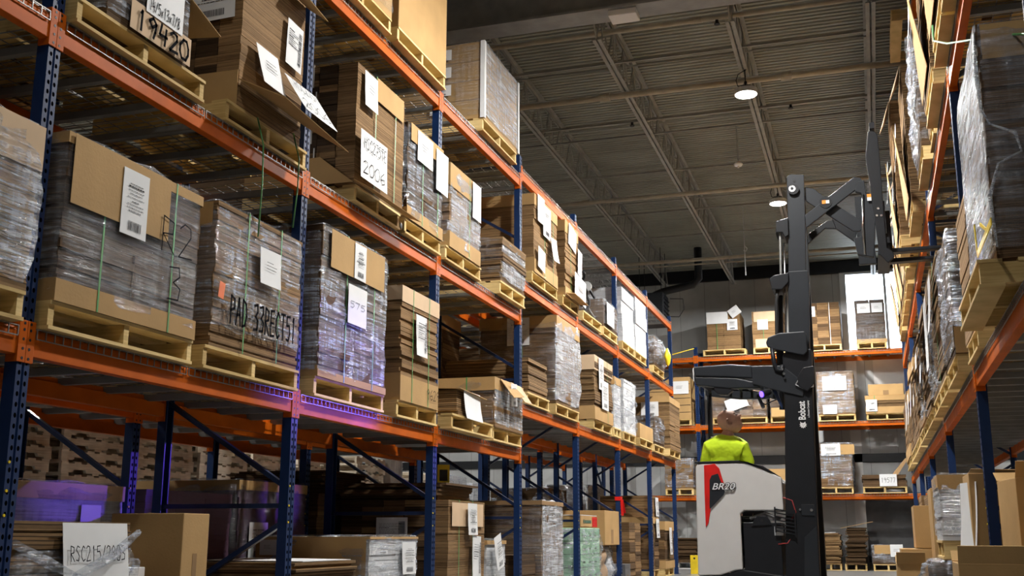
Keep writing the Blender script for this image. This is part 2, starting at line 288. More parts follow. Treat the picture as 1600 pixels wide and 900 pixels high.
def hand(mb, text, p, X, Y, h, w=None, t=.07, mi=0, nrm=None):
    """marker strokes as thin ribbons; p lower left corner, X and Y unit directions, h letter height"""
    p, X, Y = Vector(p), Vector(X), Vector(Y); k = h / 6; kx = (w / len(text) / 5) if w else k; nrm = X.cross(Y) if nrm is None else nrm
    for i, ch in enumerate(text):
        for st in GL.get(ch, []):
            q = [float(a) for a in st.split()]; pts = [Vector((q[j], q[j+1])) for j in range(0, len(q), 2)]
            pts = [Vector(((a.x + i * 5) * kx, a.y * k)) for a in pts]
            for a, b in zip(pts, pts[1:]):
                d = (b - a); L_ = d.length
                if L_ < 1e-6: continue
                d /= L_; e = Vector((-d.y, d.x)) * (h * t / 2); a2 = a - d * h * t * .3; b2 = b + d * h * t * .3; n = len(mb.v)
                for c in (a2 - e, b2 - e, b2 + e, a2 + e): mb.v.append(tuple(p + X * c.x + Y * c.y + nrm * .0012))
                mb.f.append((n, n+1, n+2, n+3)); mb.m.append(mi)
def small_print(mb, p, X, Y, w, h, kind, mi=0):
    p, X, Y = Vector(p), Vector(X), Vector(Y); nr = X.cross(Y)
    def q(x0, x1, y0, y1):
        n = len(mb.v)
        for x, y in ((x0, y0), (x1, y0), (x1, y1), (x0, y1)): mb.v.append(tuple(p + X * x + Y * y + nr * .0012))
        mb.f.append((n, n+1, n+2, n+3)); mb.m.append(mi)
    rnd = random.Random(int(w * 1000) + int(h * 777) + len(kind))
    if kind == 'mini':
        for r_ in range(3):
            L_ = w * rnd.uniform(.3, .5); q(w*.25, w*.25 + L_, h*(.62 - r_*.09), h*(.635 - r_*.09))
        return
    y = h * .78
    while y > h * (.34 if kind == 'bar' else .42):
        L_ = w * rnd.uniform(.28, .72); x = w * .5 - L_ / 2 if kind == 'bar' else w * .1; xe = x + L_
        th = h * rnd.choice((.010, .014, .022))
        while x < xe:
            d = w * rnd.uniform(.03, .10); q(x, min(x + d, xe), y, y + th); x += d + w * .018
        y -= h * rnd.uniform(.040, .06)
    if kind == 'bar': x, xe, y0, y1 = w*.28, w*.76, h*.08, h*.22
    else: x, xe, y0, y1 = w*.15, w*.85, h*.10, h*.26
    if kind == 'side':          # bar code running up the right edge
        yy = h * .12
        while yy < h * .85: d = h * rnd.uniform(.006, .018); q(w*.72, w*.92, yy, yy + d); yy += d + h * .012
    else:
        while x < xe: d = w * rnd.uniform(.006, .018); q(x, x + d, y0, y1); x += d + w * .012

def sheet(parent, p, X, Y, w, h, kind='bar', text=None, curl=.0, name='label', mat='paper', rot=0, ts=None):
    """a paper label fixed at its top edge; text = list of handwritten lines"""
    X, Y, p = Vector(X), Vector(Y), Vector(p); nr = X.cross(Y)
    if rot:
        c, s_ = math.cos(rot), math.sin(rot); X, Y = X*c + Y*s_, Y*c - X*s_
    mb = MB(); NX, NY = 4, 6
    for side in (0, 1):
        for j in range(NY + 1):
            for i in range(NX + 1):
                t = 1 - j / NY; c_ = curl * t * t + .3 * curl * abs(i / NX - .5) * t
                mb.v.append(tuple(p + X * (w*i/NX) + Y * (h*j/NY) + nr * (c_ + (.0 if side else -.0015))))
    n1 = (NX+1)*(NY+1)
    for j in range(NY):
        for i in range(NX):
            a = j*(NX+1)+i; q = (a, a+1, a+NX+2, a+NX+1)
            mb.f.append(tuple(n1 + k for k in q)); mb.f.append(q[::-1]); mb.m += [0, 0]
    o = mb.build(name, mat, parent, smooth=True)
    mb2 = MB(); lift = nr * (.002 if curl < .004 else .0)
    if curl < .02:
        if text:
            n = len(text)
            for k, line in enumerate(text):
                hh = (ts or h / n * .62); hand(mb2, line, p + X*w*.08 + Y*(h*(1-(k+1)/n) + (h/n - hh)/2) + nr*(curl*1.2) + lift, X, Y, min(hh, h/n*.8), w*.86)
        elif kind != 'none': small_print(mb2, p + nr*curl*1.15 + lift, X, Y, w, h, kind)
        if mb2.f: mb2.build('writing' if text else 'print', 'ink' if text else 'print_', o)
    return o

# ------------------------------------------------------------------ pallets and loads
# every load stands in its own frame: x along its front, y going back from the front face (y = 0), z up
def pallet_mesh_parts(t, w, d, mat='wood', h=.14):
    for i, x in enumerate((0, w/2 - .02, w - .04)):
        mb = MB(); mb.box(x, x+.04, .01, d-.01, .018, h-.018); mb.build('stringer', mat, t)
    mb = MB(); n = 6; bw = .115
    for i in range(n):
        y = i * (d - bw) / (n - 1); mb.box(R(-.004, .002), w + R(-.002, .004), y, y + bw, h-.018, h)
    mb.build('top_boards', mat, t)
    mb = MB()
    for y in (0, d*.5-.06, d-.12): mb.box(R(-.004, .002), w + R(-.002, .004), y, y+.12, 0, .018)
    mb.build('bottom_boards', mat, t)
PAL = {}
def pallet(loc, rz, w, d, label, group='wooden pallets under the loads', mat='wood'):
    k = (round(w, 2), round(d, 2), mat)
    if k not in PAL:
        t = thing('wooden_pallet', label, 'pallet', loc, rz, group); pallet_mesh_parts(t, w, d, mat); PAL[k] = t; return t
    return dup(PAL[k], loc, rz, label, group)
def cb_stack(t, w, d, h, z0, style, cols=1, jit=.006, lay=.045, lean=0, seed=0):
    rnd = random.Random(seed); mb = MB(); z = z0
    if style == 'box':
        mb.box(0, w, 0, d, z0, z0+h); return mb.build('carton_body', ['face'], t, bevel=.006)
    if style == 'brick':
        nr = max(2, round(h / .17)); hr = h / nr
        for r in range(nr):
            for c in range(cols):
                x0 = w*c/cols; x1 = w*(c+1)/cols
                for e in range(2):
                    for k in range(3):
                        j = rnd.uniform(-jit, jit); zz = z0 + r*hr + hr*k/3
                        mb.box(x0+.002+j, x1-.002+j, (0 if e == 0 else d/2) + rnd.uniform(-jit, jit), (d/2 if e == 0 else d) + rnd.uniform(-jit, jit), zz+.0005, zz+hr/3-.0005, (r + c) % 2)
        return mb.build('cardboard', ['edge', 'edged'], t)
    if style == 'side':          # one broad front, bundles showing down the sides
        nr = max(2, round(h / .17)); hr = h / nr
        for r in range(nr):
            for c in range(cols):
                for k in range(3):
                    j = rnd.uniform(-jit, jit)*.6; zz = z0 + r*hr + hr*k/3
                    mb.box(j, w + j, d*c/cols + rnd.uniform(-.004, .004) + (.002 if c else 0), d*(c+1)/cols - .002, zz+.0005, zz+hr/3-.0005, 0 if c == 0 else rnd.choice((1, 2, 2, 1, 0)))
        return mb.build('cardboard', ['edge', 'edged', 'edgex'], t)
    n = max(3, round(h / lay)); hl = h / n
    sh = [0, 0]
    for i in range(n):
        if i % 5 == 0: sh = [rnd.uniform(-jit, jit)*.8, rnd.uniform(-jit, jit)*.8]
        lx = lean * (i / n)
        for c in range(cols):
            a = rnd.uniform(-jit, jit) + sh[0] + lx; b_ = rnd.uniform(-jit, jit) + sh[1]
            mb.box(w*c/cols + .001 + a, w*(c+1)/cols - .001 + a, b_, d + b_, z0 + i*hl, z0 + (i+1)*hl - .0006)
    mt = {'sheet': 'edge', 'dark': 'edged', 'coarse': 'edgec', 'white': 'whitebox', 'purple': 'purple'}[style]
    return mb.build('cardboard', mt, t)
def film(t, w, d, z0, z1, mat='wrap', amp=.012, out=.012, seed=0, nx=12, nz=14, top=True, belly=0):
    """stretch film as a wrinkled skin around the load"""
    z0 = max(z0, .04); mb = MB(); r = .03; per = []
    def side(a, b, n):
        for i in range(n): per.append(a.lerp(b, i / n))
    x0, x1, y0, y1 = -out, w+out, -out, d+out
    c = [Vector((x0+r, y0, 0)), Vector((x1-r, y0, 0)), Vector((x1, y0+r, 0)), Vector((x1, y1-r, 0)), Vector((x1-r, y1, 0)), Vector((x0+r, y1, 0)), Vector((x0, y1-r, 0)), Vector((x0, y0+r, 0))]
    for i in range(8): side(c[i], c[(i+1) % 8], nx if i % 2 == 0 else 1)
    n = len(per); cx, cy = w/2, d/2
    for j in range(nz + 1):
        z = z0 + (z1 - z0) * j / nz; edge = 1 - .5 * max(0, (j - nz + 1))
        for p in per:
            q = Vector((p.x*4, p.y*4, z*6 + seed*3.1)); dv = noise.noise(q)*amp + noise.noise(q*3.1)*amp*.6
            f = 1 + (dv + belly*math.sin(math.pi*j/nz))/max(.3, math.hypot(p.x-cx, p.y-cy))
            f = max(f, 1.0) if amp < .02 else f
            pull = .985 if j == nz else 1
            zz = z + (noise.noise(q*1.3)*.03 if j in (0, nz) else 0)
            mb.v.append((cx + (p.x-cx)*f*pull, cy + (p.y-cy)*f*pull, zz))
    for j in range(nz):
        for k in range(n):
            a = j*n + k; b_ = j*n + (k+1) % n; mb.f.append((a, b_, b_+n, a+n)); mb.m.append(0)
    if top:
        base = len(mb.v)
        for k in range(n):
            p = Vector(mb.v[nz*n+k]); mb.v.append((cx + (p.x-cx)*.80, cy + (p.y-cy)*.80, z1+.006 + noise.noise(p*9)*.006))
        for k in range(n): a = nz*n+k; b_ = nz*n+(k+1) % n; mb.f.append((a, b_, base+(k+1) % n, base+k)); mb.m.append(0)
        mb.f.append(tuple(base+k for k in range(n))); mb.m.append(0)
    return mb.build('stretch_wrap', mat, t, smooth=True)
def strap_band(t, x, w, d, z0, z1, mat='strap', axis='x', o=.014, bw=.012):
    mb = MB(); h = .0015
    if axis == 'x':      # over the load from front to back at x
        mb.box(x-bw/2, x+bw/2, -o-h, -o, z0, z1+h); mb.box(x-bw/2, x+bw/2, -o, d+o, z1, z1+h); mb.box(x-bw/2, x+bw/2, d+o, d+o+h, z0, z1+h)
    else:                # over the load from side to side at y = x
        mb.box(-o-h, -o, x-bw/2, x+bw/2, z0, z1+h); mb.box(-o, w+o, x-bw/2, x+bw/2, z1, z1+h); mb.box(w+o, w+o+h, x-bw/2, x+bw/2, z0, z1+h)
    return mb.build('strap', mat, t)
def cap(t, w, d, zt, drop, mat='face', name='top_cap', o=.009, only=None):
    mb = MB(); th = .004
    mb.box(-o, w+o, -o, d+o, zt, zt+th)
    for x0, x1, y0, y1 in ((-o-th, w+o+th, -o-th, -o), (-o-th, w+o+th, d+o, d+o+th), (-o-th, -o, -o, d+o), (w+o, w+o+th, -o, d+o)): mb.box(x0, x1, y0, y1, zt-drop + R(-.01, .01), zt+th)
    return mb.build(name, mat, t)
def tray(t, w, d, z0, rise, mat='face', o=.009):
    mb = MB(); th = .004
    for x0, x1, y0, y1 in ((-o-th, w+o+th, -o-th, -o), (-o-th, w+o+th, d+o, d+o+th), (-o-th, -o, -o, d+o), (w+o, w+o+th, -o, d+o)): mb.box(x0, x1, y0, y1, z0, z0+rise + R(-.015, .02))
    return mb.build('bottom_tray', mat, t)
def flap(t, pts, mat='face', th=.005, name='flap'):
    """a stiff board through four corner points"""
    p = [Vector(q) for q in pts]; nr = (p[1]-p[0]).cross(p[3]-p[0]).normalized() * th; mb = MB()
    mb.v = [tuple(q) for q in p] + [tuple(q+nr) for q in p]
    mb.f = [(3, 2, 1, 0), (4, 5, 6, 7), (0, 1, 5, 4), (1, 2, 6, 5), (2, 3, 7, 6), (3, 0, 4, 7)]; mb.m = [0]*6
    return mb.build(name, mat, t)
FR = dict(X=(1, 0, 0), Y=(0, 0, 1))          # front face directions
def lab(t, face, u, z, w, h, kind='bar', text=None, curl=0, rot=0, off=.022, W_=1, name='label', mat='paper', ts=None):
    if face == 'f': p, X = (u, -off, z), (1, 0, 0)
    elif face == 'n': p, X = (-off, u + w, z), (0, -1, 0)           # side at x = 0, u measured from the front
    elif face == 'w': p, X = (W_ + off, u, z), (0, 1, 0)            # side at x = width
    return sheet(t, p, X, (0, 0, 1), w, h, kind, text, curl, name, mat, rot, ts)
SEED = [0]
def load(side, x, y, z, w, d, h, label, style='sheet', cols=1, pal=True, wrap=None, wz=None, capd=0, trayh=0, straps=(), smat='strap', labs=(), name='cardboard_stack', cat='cardboard stack',
         group=None, pl=None, jit=.006, amp=.012, px=None, fmat=0, capm='face', lean=0, lay=.045, palmat='wood', pd=None, belly=0, pw=None, extra=None, out=.012):
    """side L: faces the aisle from the left rack; R: from the right rack; B: back rack.  (x, y) is the near front corner for L and R, the left front corner for B"""
    SEED[0] += 1; sd = SEED[0]
    pd = pd or max(d, 1.0); pw = pw or w
    if pal and not pl:
        wd = label.replace(',', ' ,').split()[:12]
        while wd[-1] in ('on', 'the', 'of', 'a', 'and', 'with', 'in', ',', 'left', 'right', 'from', 'under', 'behind', 'past', 'before', 'at', 'near', 'its', 'by', 'lowest', 'middle', 'top', 'just', 'to', 'nearest', 'second', 'third', 'fourth'): wd.pop()
        pl = ('pine pallet under the ' + ' '.join(wd)).replace(' ,', ',')
    if side == 'L': rz = HALF; loc = (x, y, z); ploc = (x, y + (w - pw)/2, z)
    elif side == 'R': rz = -HALF; loc = (x, y + w, z); ploc = (x, y + w - (w - pw)/2, z)
    else: rz = 0; loc = (x, y, z); ploc = (x + (w - pw)/2, y, z)
    if px is not None: ploc = (px, ploc[1], ploc[2])
    if pal: pallet(ploc, rz, pw, pd, pl or ('pine pallet under the ' + ' '.join(label.split()[:11])), mat=palmat); loc = (loc[0], loc[1], z + .14)
    t = thing(name, label, cat, loc, rz, group)
    cb_stack(t, w, d, h, 0, style, cols, jit, lay, lean, sd)
    if capd: cap(t, w, d, h, capd, capm)
    if trayh: tray(t, w, d, 0, trayh)
    if wrap:
        a, b_ = wz or (.01, h + .012); fo = film(t, w, d, a, b_, wrap, amp, out, sd, belly=belly)
        if fmat:
            fo.data.materials.append(M['wrapc'])
            for pg in fo.data.polygons: pg.material_index = 0 if pg.center.y < .0 else 1
    for s_ in straps:
        if isinstance(s_, tuple): strap_band(t, s_[1], w, d, 0, h + .006, smat, 'y')
        else: strap_band(t, s_*w, w, d, 0, h + .006, smat)
    for lb in labs:
        lb = dict(lb); f = lb.pop('f'); lab(t, f, W_=w, **lb)
    if extra: extra(t, w, d, h)
    return t

# ------------------------------------------------------------------ the building
ZR = 7.3; XW0, XW1, YW0, YW1 = -13.2, 5.2, -4.5, 27.3
struct(MB().box(XW0, XW1, YW0, YW1, -.1, 0).build('floor', 'floor'))
mb = MB(); y = YW0; prof = []          # ribbed steel roof deck, ribs running across the aisle
while y < YW1 + .2: prof += [(y, ZR), (y+.05, ZR), (y+.06, ZR+.028), (y+.09, ZR+.028)]; y += .10
for i, (yy, z) in enumerate(prof): mb.v += [(XW0, yy, z), (XW1, yy, z)]
for i in range(len(prof)-1): mb.f.append((2*i, 2*i+1, 2*i+3, 2*i+2)); mb.m.append(0)
struct(mb.build('ceiling', 'deck'))
struct(MB().box(XW0-.2, XW0, YW0, YW1, 0, ZR+.2).build('wall_left', 'walll'))
struct(MB().box(XW1, XW1+.2, YW0, YW1, 0, ZR+.2).build('wall_right', 'wallr'))
struct(MB().box(XW0-.2, XW1+.2, YW0-.2, YW0, 0, ZR+.2).build('wall_front', 'walll'))
WX0, WX1, WZ0, WZ1 = -.30, .95, 5.0, 6.92
mb = MB(); mb.box(XW0-.2, WX0, YW1, YW1+.2, 0, ZR+.2); mb.box(WX1, XW1+.2, YW1, YW1+.2, 0, ZR+.2); mb.box(WX0, WX1, YW1, YW1+.2, 0, WZ0); mb.box(WX0, WX1, YW1, YW1+.2, WZ1, ZR+.2)
struct(mb.build('wall_back', 'wall'))
mb = MB()
for a in ((WX0-.14, WX0, WZ0-.1, WZ1+.1), (WX1, WX1+.14, WZ0-.1, WZ1+.1), (WX0, WX1, WZ1, WZ1+.1), (WX0, WX1, WZ0-.1, WZ0), (WX0+.86, WX0+.92, WZ0, WZ1)): mb.box(a[0], a[1], YW1-.06, YW1+.03, a[2], a[3])
wf = struct(mb.build('window_1', 'frame')); g = MB().box(WX0, WX1, YW1+.06, YW1+.07, WZ0, WZ1).build('pane', 'glass', wf)
mb = MB(); mb.box(XW0, XW1, YW1-.10, YW1, 6.98, 7.10); mb.box(XW0, XW1, YW1-.05, YW1, 7.10, 7.3)
struct(mb.build('trim_1', 'black'))
mb = MB(); mb.box(XW0, XW1, YW1-.05, YW1, 2.42, 2.62); struct(mb.build('trim_2', 'black'))
mb = MB(); mb.box(-.42, -.18, YW1-.05, YW1, 0, 4.9); mb.box(.2, .9, YW1-.03, YW1, 3.4, 4.85); struct(mb.build('trim_3', 'white'))
mb = MB(); mb.box(-.30, 1.5, YW1-.03, YW1, 0.15, 1.72); struct(mb.build('wall_dim_patch', 'grey'))  # dim light on this stretch of back wall, built as a dark panel

# roof joists: open web, chords of paired angles
def joist(x, y0, y1, label):
    t = thing('roof_joist', label, 'joist', (x, y0, 6.68), 0, 'open web roof joists'); L_ = y1 - y0
    mb = MB()
    for s in (-1, 1): mb.box(s*.012 if s > 0 else -.055, .055 if s > 0 else -.012, .5, L_-.5, 0, .012); mb.box(s*.012 - .003, s*.012 + .003, .5, L_-.5, 0, .05)
    mb.build('bottom_chord', 'joist', t)
    mb = MB()
    for s in (-1, 1): mb.box(.012 if s > 0 else -.06, .06 if s > 0 else -.012, 0, L_, ZR-6.68-.012, ZR-6.68-.001); mb.box(s*.012-.003, s*.012+.003, 0, L_, ZR-6.68-.06, ZR-6.68-.001)
    mb.build('top_chord', 'joist', t)
    mb = MB(); k = .5; n = int((L_-1) / .62)
    for i in range(n):
        a = .5 + (L_-1)*i/n; b_ = .5 + (L_-1)*(i+.5)/n; c = .5 + (L_-1)*(i+1)/n
        mb.tube([(0, a, .02), (0, b_, .59)], .011, 5); mb.tube([(0, b_, .59), (0, c, .02)], .011, 5); mb.tube([(0, b_, .59), (0, b_, .02)], .008, 4)
    mb.tube([(0, 0, .56), (0, .5, .02)], .012, 5)
    mb.build('web', 'joist', t); return t
names = {-4.48: 'above the third post of the left rack', -2.87: 'left of the high bay lights', -1.25: 'that the two lit high bay lights hang from', .34: 'above the right rack edge', -6.1: 'over the left racks', 1.95: 'over the right rack'}
for x, nm in names.items():
    joist(x, 11.75, 26.9, 'grey open web steel roof joist ' + nm)
for x, nm in ((-2.87, 'right one'), (-4.48, 'left one')):
    joist(x, 6, 11.38, 'grey roof joist on the near side of the large beam, the ' + nm)
t = thing('roof_girder', 'heavy grey steel beam crossing the ceiling at the top of the picture', 'beam', (0, 11.4, 6.55))
mb = MB(); mb.box(XW0, XW1, -.17, .17, 0, .03); mb.build('bottom_flange', 'girder', t)
mb = MB(); mb.box(XW0, XW1, -.012, .012, .03, .66); mb.build('girder_web', 'girder', t); mb = MB(); mb.box(XW0, XW1, -.17, .17, .66, .69); mb.build('top_flange', 'girder', t)
def pipe(name, y, z, r, label, x0=XW0, x1=XW1, mt='pipe', coup=()):
    t = thing(name, label, 'pipe', (0, y, z), 0, 'pipes under the roof'); MB().tube([(x0, 0, 0), (x1, 0, 0)], r, 12).build('pipe_run', mt, t, smooth=True)
    for c in coup:
        mb = MB(); mb.tube([(c-.07, 0, 0), (c+.07, 0, 0)], r*1.25, 12); mb.box(c-.03, c+.03, -r*1.6, r*1.6, -.015, .015); mb.build('pipe_coupling', mt, t)
pipe('sprinkler_pipe', 13.9, 6.61, .045, 'thick tan sprinkler main crossing just in front of the nearer lit lamp', coup=(-3.15, -.72, 1.9))
pipe('sprinkler_pipe', 18.6, 6.61, .04, 'tan sprinkler main crossing at the height of the farther lit lamp', coup=(-4.6, -1.0))
pipe('sprinkler_pipe', 23.4, 6.61, .04, 'tan sprinkler main nearest the back wall', coup=(-3.6,))
pipe('sprinkler_pipe', 12.7, 6.98, .035, 'tan pipe crossing just beyond the large ceiling beam', coup=(-1.7,))
pipe('conduit_pipe', 24.4, 6.75, .018, 'thin conduit near the back wall above the heater')
for i, (yy, nm) in enumerate(((13.05, 'between the large beam and the nearer lamp'), (15.16, 'just beyond the nearer lamp'), (15.75, 'second beyond the nearer lamp'), (17.55, 'just before the farther lamp'), (19.9, 'just beyond the farther lamp'), (21.7, 'two thirds of the way to the back wall'))):
    mb = MB(); mb.box(XW0, XW1, yy-.015, yy+.015, 6.695, 6.70); mb.box(XW0, XW1, yy-.002, yy+.002, 6.695, 6.73); o = mb.build('bridging_angle', 'joist'); tag(o, 'thin steel bridging bar tying the joists ' + nm, 'steel bar', 'bridging bars between joists')
for yy, nm in ((14.3, 'above the nearer lamp'), (16.6, 'between the two lamps'), (20.8, 'past the farther lamp')):
    mb = MB().tube([(XW0, yy, 7.2), (XW1, yy, 7.2)], .012, 6); tag(mb.build('bridging_rod', 'joist'), 'thin rod high against the roof deck ' + nm, 'steel bar', 'bridging rods')
# little sprinkler heads and hangers on the pipes
for p, nm in (((-.75, 15.16, 6.70), 'right of the nearer lit lamp'), ((-3.03, 15.16, 6.70), 'left of the second joist'), ((-1.45, 12.7, 6.945), 'near the top of the picture')):
    t = thing('fire_sprinkler', 'small dark sprinkler head on thin pipe ' + nm, 'sprinkler', p); MB().tube([(0, 0, -.004), (0, 0, -.05)], .02, 8).build('sprinkler_body', 'black', t); MB().disc((0, 0, -.06), .035, .01).build('deflector', 'black', t)

def high_bay(x, y, label, lit=True):
    t = thing('high_bay_light', label, 'ceiling light', (x, y, LAMP_Z), 0, 'high bay lights over the aisle')
    mb = MB(); mb.tube([(0, 0, -.03), (0, 0, .035), (0, 0, .05)], [.15, .15, .10], 24); mb.build('housing', 'lgrey', t, smooth=False)
    mb = MB()
    for k in range(10):
        a = k * math.pi / 5; mb.bar((0, 0, .07), (.08*math.cos(a), .08*math.sin(a), .07), .006, .05)
    mb.build('heat_sink', 'zinc', t)
    mb = MB(); mb.tube([(0, 0, -.034), (0, 0, -.030)], .135, 24); mb.build('lens', 'lampe', t)
    mb = MB(); mb.tube([(0, 0, .09), (0, 0, .15)], .02, 8); mb.tube([(0, 0, .15), (0, 0, .32)], .006, 6); mb.build('hook', 'black', t)
    mb = MB(); mb.tube([(.02, 0, .32), (-.09, .01, .27), (-.12, 0, .18), (-.10, 0, .10), (-.03, 0, .06)], .006, 6); mb.build('power_cord', 'rubber', t, smooth=True)
high_bay(-1.23, 13.7, 'lit round high bay light, the nearer and brighter one in the picture')
high_bay(-1.23, 18.75, 'lit round high bay light just left of the forklift mast top')
high_bay(-1.23, 23.8, 'added high bay light behind the forklift mast, brightening the far aisle')  # added lamp, hidden by the mast, to brighten the far end
mb = MB().box(-2.5, -2.18, 11.27, 11.5, 6.47, 6.545); tag(mb.build('emergency_light', 'frame', bevel=.01), 'white box fixture under the large ceiling beam', 'light fixture')
t = thing('smoke_detector', 'small white round detector under the roof between two joists', 'detector', (-1.74, 17.4, 6.62)); MB().tube([(0, 0, .07), (0, 0, .03), (0, 0, 0)], [.05, .075, .055], 16).build('detector_body', 'frame', t, smooth=True); MB().tube([(0, 0, 0), (0, 0, -.03)], .015, 8).build('sensor', 'frame', t); MB().tube([(0, 0, .07), (0, 0, .68)], .012, 6).build('mounting_stem', 'joist', t)
# heater and flue at the far left of the ceiling
t = thing('unit_heater', 'dark boxy unit heater hung near the back wall above the left rack end', 'heater', (-4.5, 25, 5.5))
MB().box(-.42, .20, -.35, .35, 0, .72).build('cabinet', 'dgrey', t, bevel=.02)
mb = MB()
for k in range(6): mb.box(.2, .23, -.3, .3, .08 + k*.1, .10 + k*.1)
mb.build('louvres', 'black', t)
mb = MB(); mb.tube([(-.1, 0, .7), (-.02, 0, .62 + .12), (.15, 0, .80), (.85, 0, .92), (.98, 0, 1.05), (.98, 0, 1.79)], .09, 12); mb.build('flue', 'dgrey', t, smooth=True)
mb = MB(); mb.tube([(.25, 0, .2), (.5, 0, .18), (.62, 0, .35), (.6, 0, .6), (.3, 0, .62)], .01, 6); mb.build('gas_line', 'black', t, smooth=True)
mb = MB(); [mb.tube([(a, b_, .72), (a, b_, 1.79)], .008, 5) for a in (-.35, .15) for b_ in (-.3, .3)]; mb.build('hanger_rods', 'black', t)
t = thing('hanging_hook', 'thin cord with a hook hanging from the roof left of the mast', 'hook', (-2.15, 22, 5.86)); MB().tube([(0, 0, .05), (0, 0, 1.43)], .009, 6).build('cord', 'lgrey', t)
MB().tube([(0, 0, .62), (.05, 0, .55), (.03, 0, .5), (-.03, 0, .52)], .012, 6).build('clamp', 'lgrey', t); MB().tube([(0, 0, .07), (0, 0, 0)], .015, 6).build('weight', 'lgrey', t)

# ------------------------------------------------------------------ rack pieces
PW = .085         # post width along the beam
def post_mb(h):
    """post seen from above: front face with a shallow middle groove, lips behind; local x is depth (front at 0, body to -.07)"""
    mb = MB(); w = PW/2
    prof = [(-.07, -w), (0, -w), (0, -.008), (-.014, 0), (0, .008), (0, w), (-.07, w), (-.07, w-.012), (-.02, w-.012), (-.02, -w+.012), (-.07, -w+.012)]
    n = len(prof); mb.v = [(x, y, 0) for x, y in prof] + [(x, y, h) for x, y in prof]
    for i in range(n): mb.f.append((i, (i+1) % n, n+(i+1) % n, n+i)); mb.m.append(0)
    mb.f.append(tuple(range(n, 2*n))); mb.m.append(0)
    return mb
FR_M = {}
def frame(loc, rz, h, dep, label, group):
    """upright frame: front post at local x=0, rear post at local x=-dep"""
    k = (h, dep)
    if k in FR_M: return dup(FR_M[k], loc, rz, label, group)
    t = thing('rack_upright', label, 'rack upright', loc, rz, group); FR_M[k] = t
    post_mb(h).build('post', 'blue', t)
    pb = post_mb(h); pb.v = [(-dep - x, y, z) for x, y, z in pb.v]; pb.build('post', 'blue', t)
    for x in (-.035, -dep + .035): MB().box(x-.07, x+.07, -.07, .07, 0, .008).build('foot_plate', 'bluep', t)
    z0 = 0.0
    def br(f, za, g, zb): MB().bar((-.05 if f else -dep+.05, 0, za), (-.05 if g else -dep+.05, 0, zb), .04, .032).build('brace', 'bluep', t)
    br(1, .14, 0, .14)
    while z0 + 1.7 < h:
        br(1, z0+.82, 0, z0+.24); br(1, z0+.93, 0, z0+.93); br(1, z0+1.06, 0, z0+1.66); z0 += 1.55
    br(1, h-.12, 0, h-.12)
    for zz in (.15, .82, .93, 1.06): MB().disc((.001, -.030, zz), .007, .005, 'x', 8).build('bolt', 'yellow', t)
    return t
BM = {}
def beam(loc, rz, L_, label, group, hgt=.13):
    """step beam along local y from 0 to L_, outer face at local x = 0, bottom at z = 0"""
    k = (round(L_, 3), hgt)
    if k in BM: return dup(BM[k], loc, rz, label, group)
    t = thing('rack_beam', label, 'rack beam', loc, rz, group); BM[k] = t; H = hgt
    mb = MB(); mb.prism([(0, 0), (0, H-.018), (-.006, H), (-.030, H), (-.032, H-.035), (-.055, H-.035), (-.055, 0)], .045, L_-.045, 0, 'y')
    mb.build('beam_rail', 'orange', t, bevel=.003)
    for s, y in ((0, .001), (1, L_-.0535)):
        mb = MB(); mb.box(.001, .007, y, y+.0525, -.035, H+.035); yy = (y+.043) if s == 0 else y; mb.box(-.06, .001, yy, yy+.0095, -.035, H+.035)
        c = mb.build('beam_connector', 'orange', t, bevel=.002)
        m2 = MB()
        for zz in (-.015, .03, .075, .12, .15):
            if zz < H+.03: m2.disc((.0072, y+(.020 if s == 0 else .0325), zz), .0075, .001, 'x', 8)
        m2.build('slots', 'black', c)
    return t
DK = {}
def deck(loc, rz, L_, dep, label, group):
    """wire mesh deck, local y along the rack, x from 0 (front) back to -dep; grey channels beneath; the mesh folds down over the front beam"""
    k = (round(L_, 3), dep)
    if k in DK: return dup(DK[k], loc, rz, label, group)
    t = thing('wire_deck', label, 'wire deck', loc, rz, group); DK[k] = t
    mb = MB(); w = .0027; n = int(L_/.062)
    for i in range(n+1):
        y = .01 + (L_-.02)*i/n; mb.box(-dep+.005, .012, y-w, y+w, .0, .005); mb.box(.0075, .0125, y-w, y+w, -.045, .0)
    for j in range(10):
        x = -dep + .02 + (dep-.03)*j/9; mb.box(x-w, x+w, .01, L_-.01, .005, .0095)
    mb.box(.0075, .0125, .01, L_-.01, -.047, -.042); mb.box(.006, .0125, .01, L_-.01, 0.0, .005)
    mb.build('wire_mesh', 'zinc', t)
    for f in (.15, .5, .85):
        y = L_*f; mb = MB(); mb.prism([(y-.032, -.001), (y+.032, -.001), (y+.022, -.042), (y-.022, -.042)], -dep+.035, -.035, 0, 'x'); mb.build('support_channel', 'channel', t)
    return t
ordn = ['', 'first', 'second', 'third', 'fourth', 'fifth', 'sixth', 'seventh', 'eighth', 'ninth']
XL = -3.755; Y1 = 4.172; BAY = 2.6; DEP = 1.07; XR2 = -5.03
def Yp(n): return Y1 + (n-1)*BAY
LV_A = dict(lowest=1.558, middle=3.149, top=4.79); LV_B = dict(lowest=2.08, middle=3.549, top=4.898)
def lev(n): return LV_A if n <= 3 else LV_B          # bay n runs from post n to post n+1
pw_ = {0: 'outside the left edge of the picture', 1: 'nearest at the picture left edge', 2: 'second visible from the left edge', 3: 'third from the left edge', 4: 'fourth from the left edge', 5: 'fifth from the left edge', 6: 'sixth from the left edge', 7: 'seventh, one before the last', 8: 'at the far end by the forklift'}
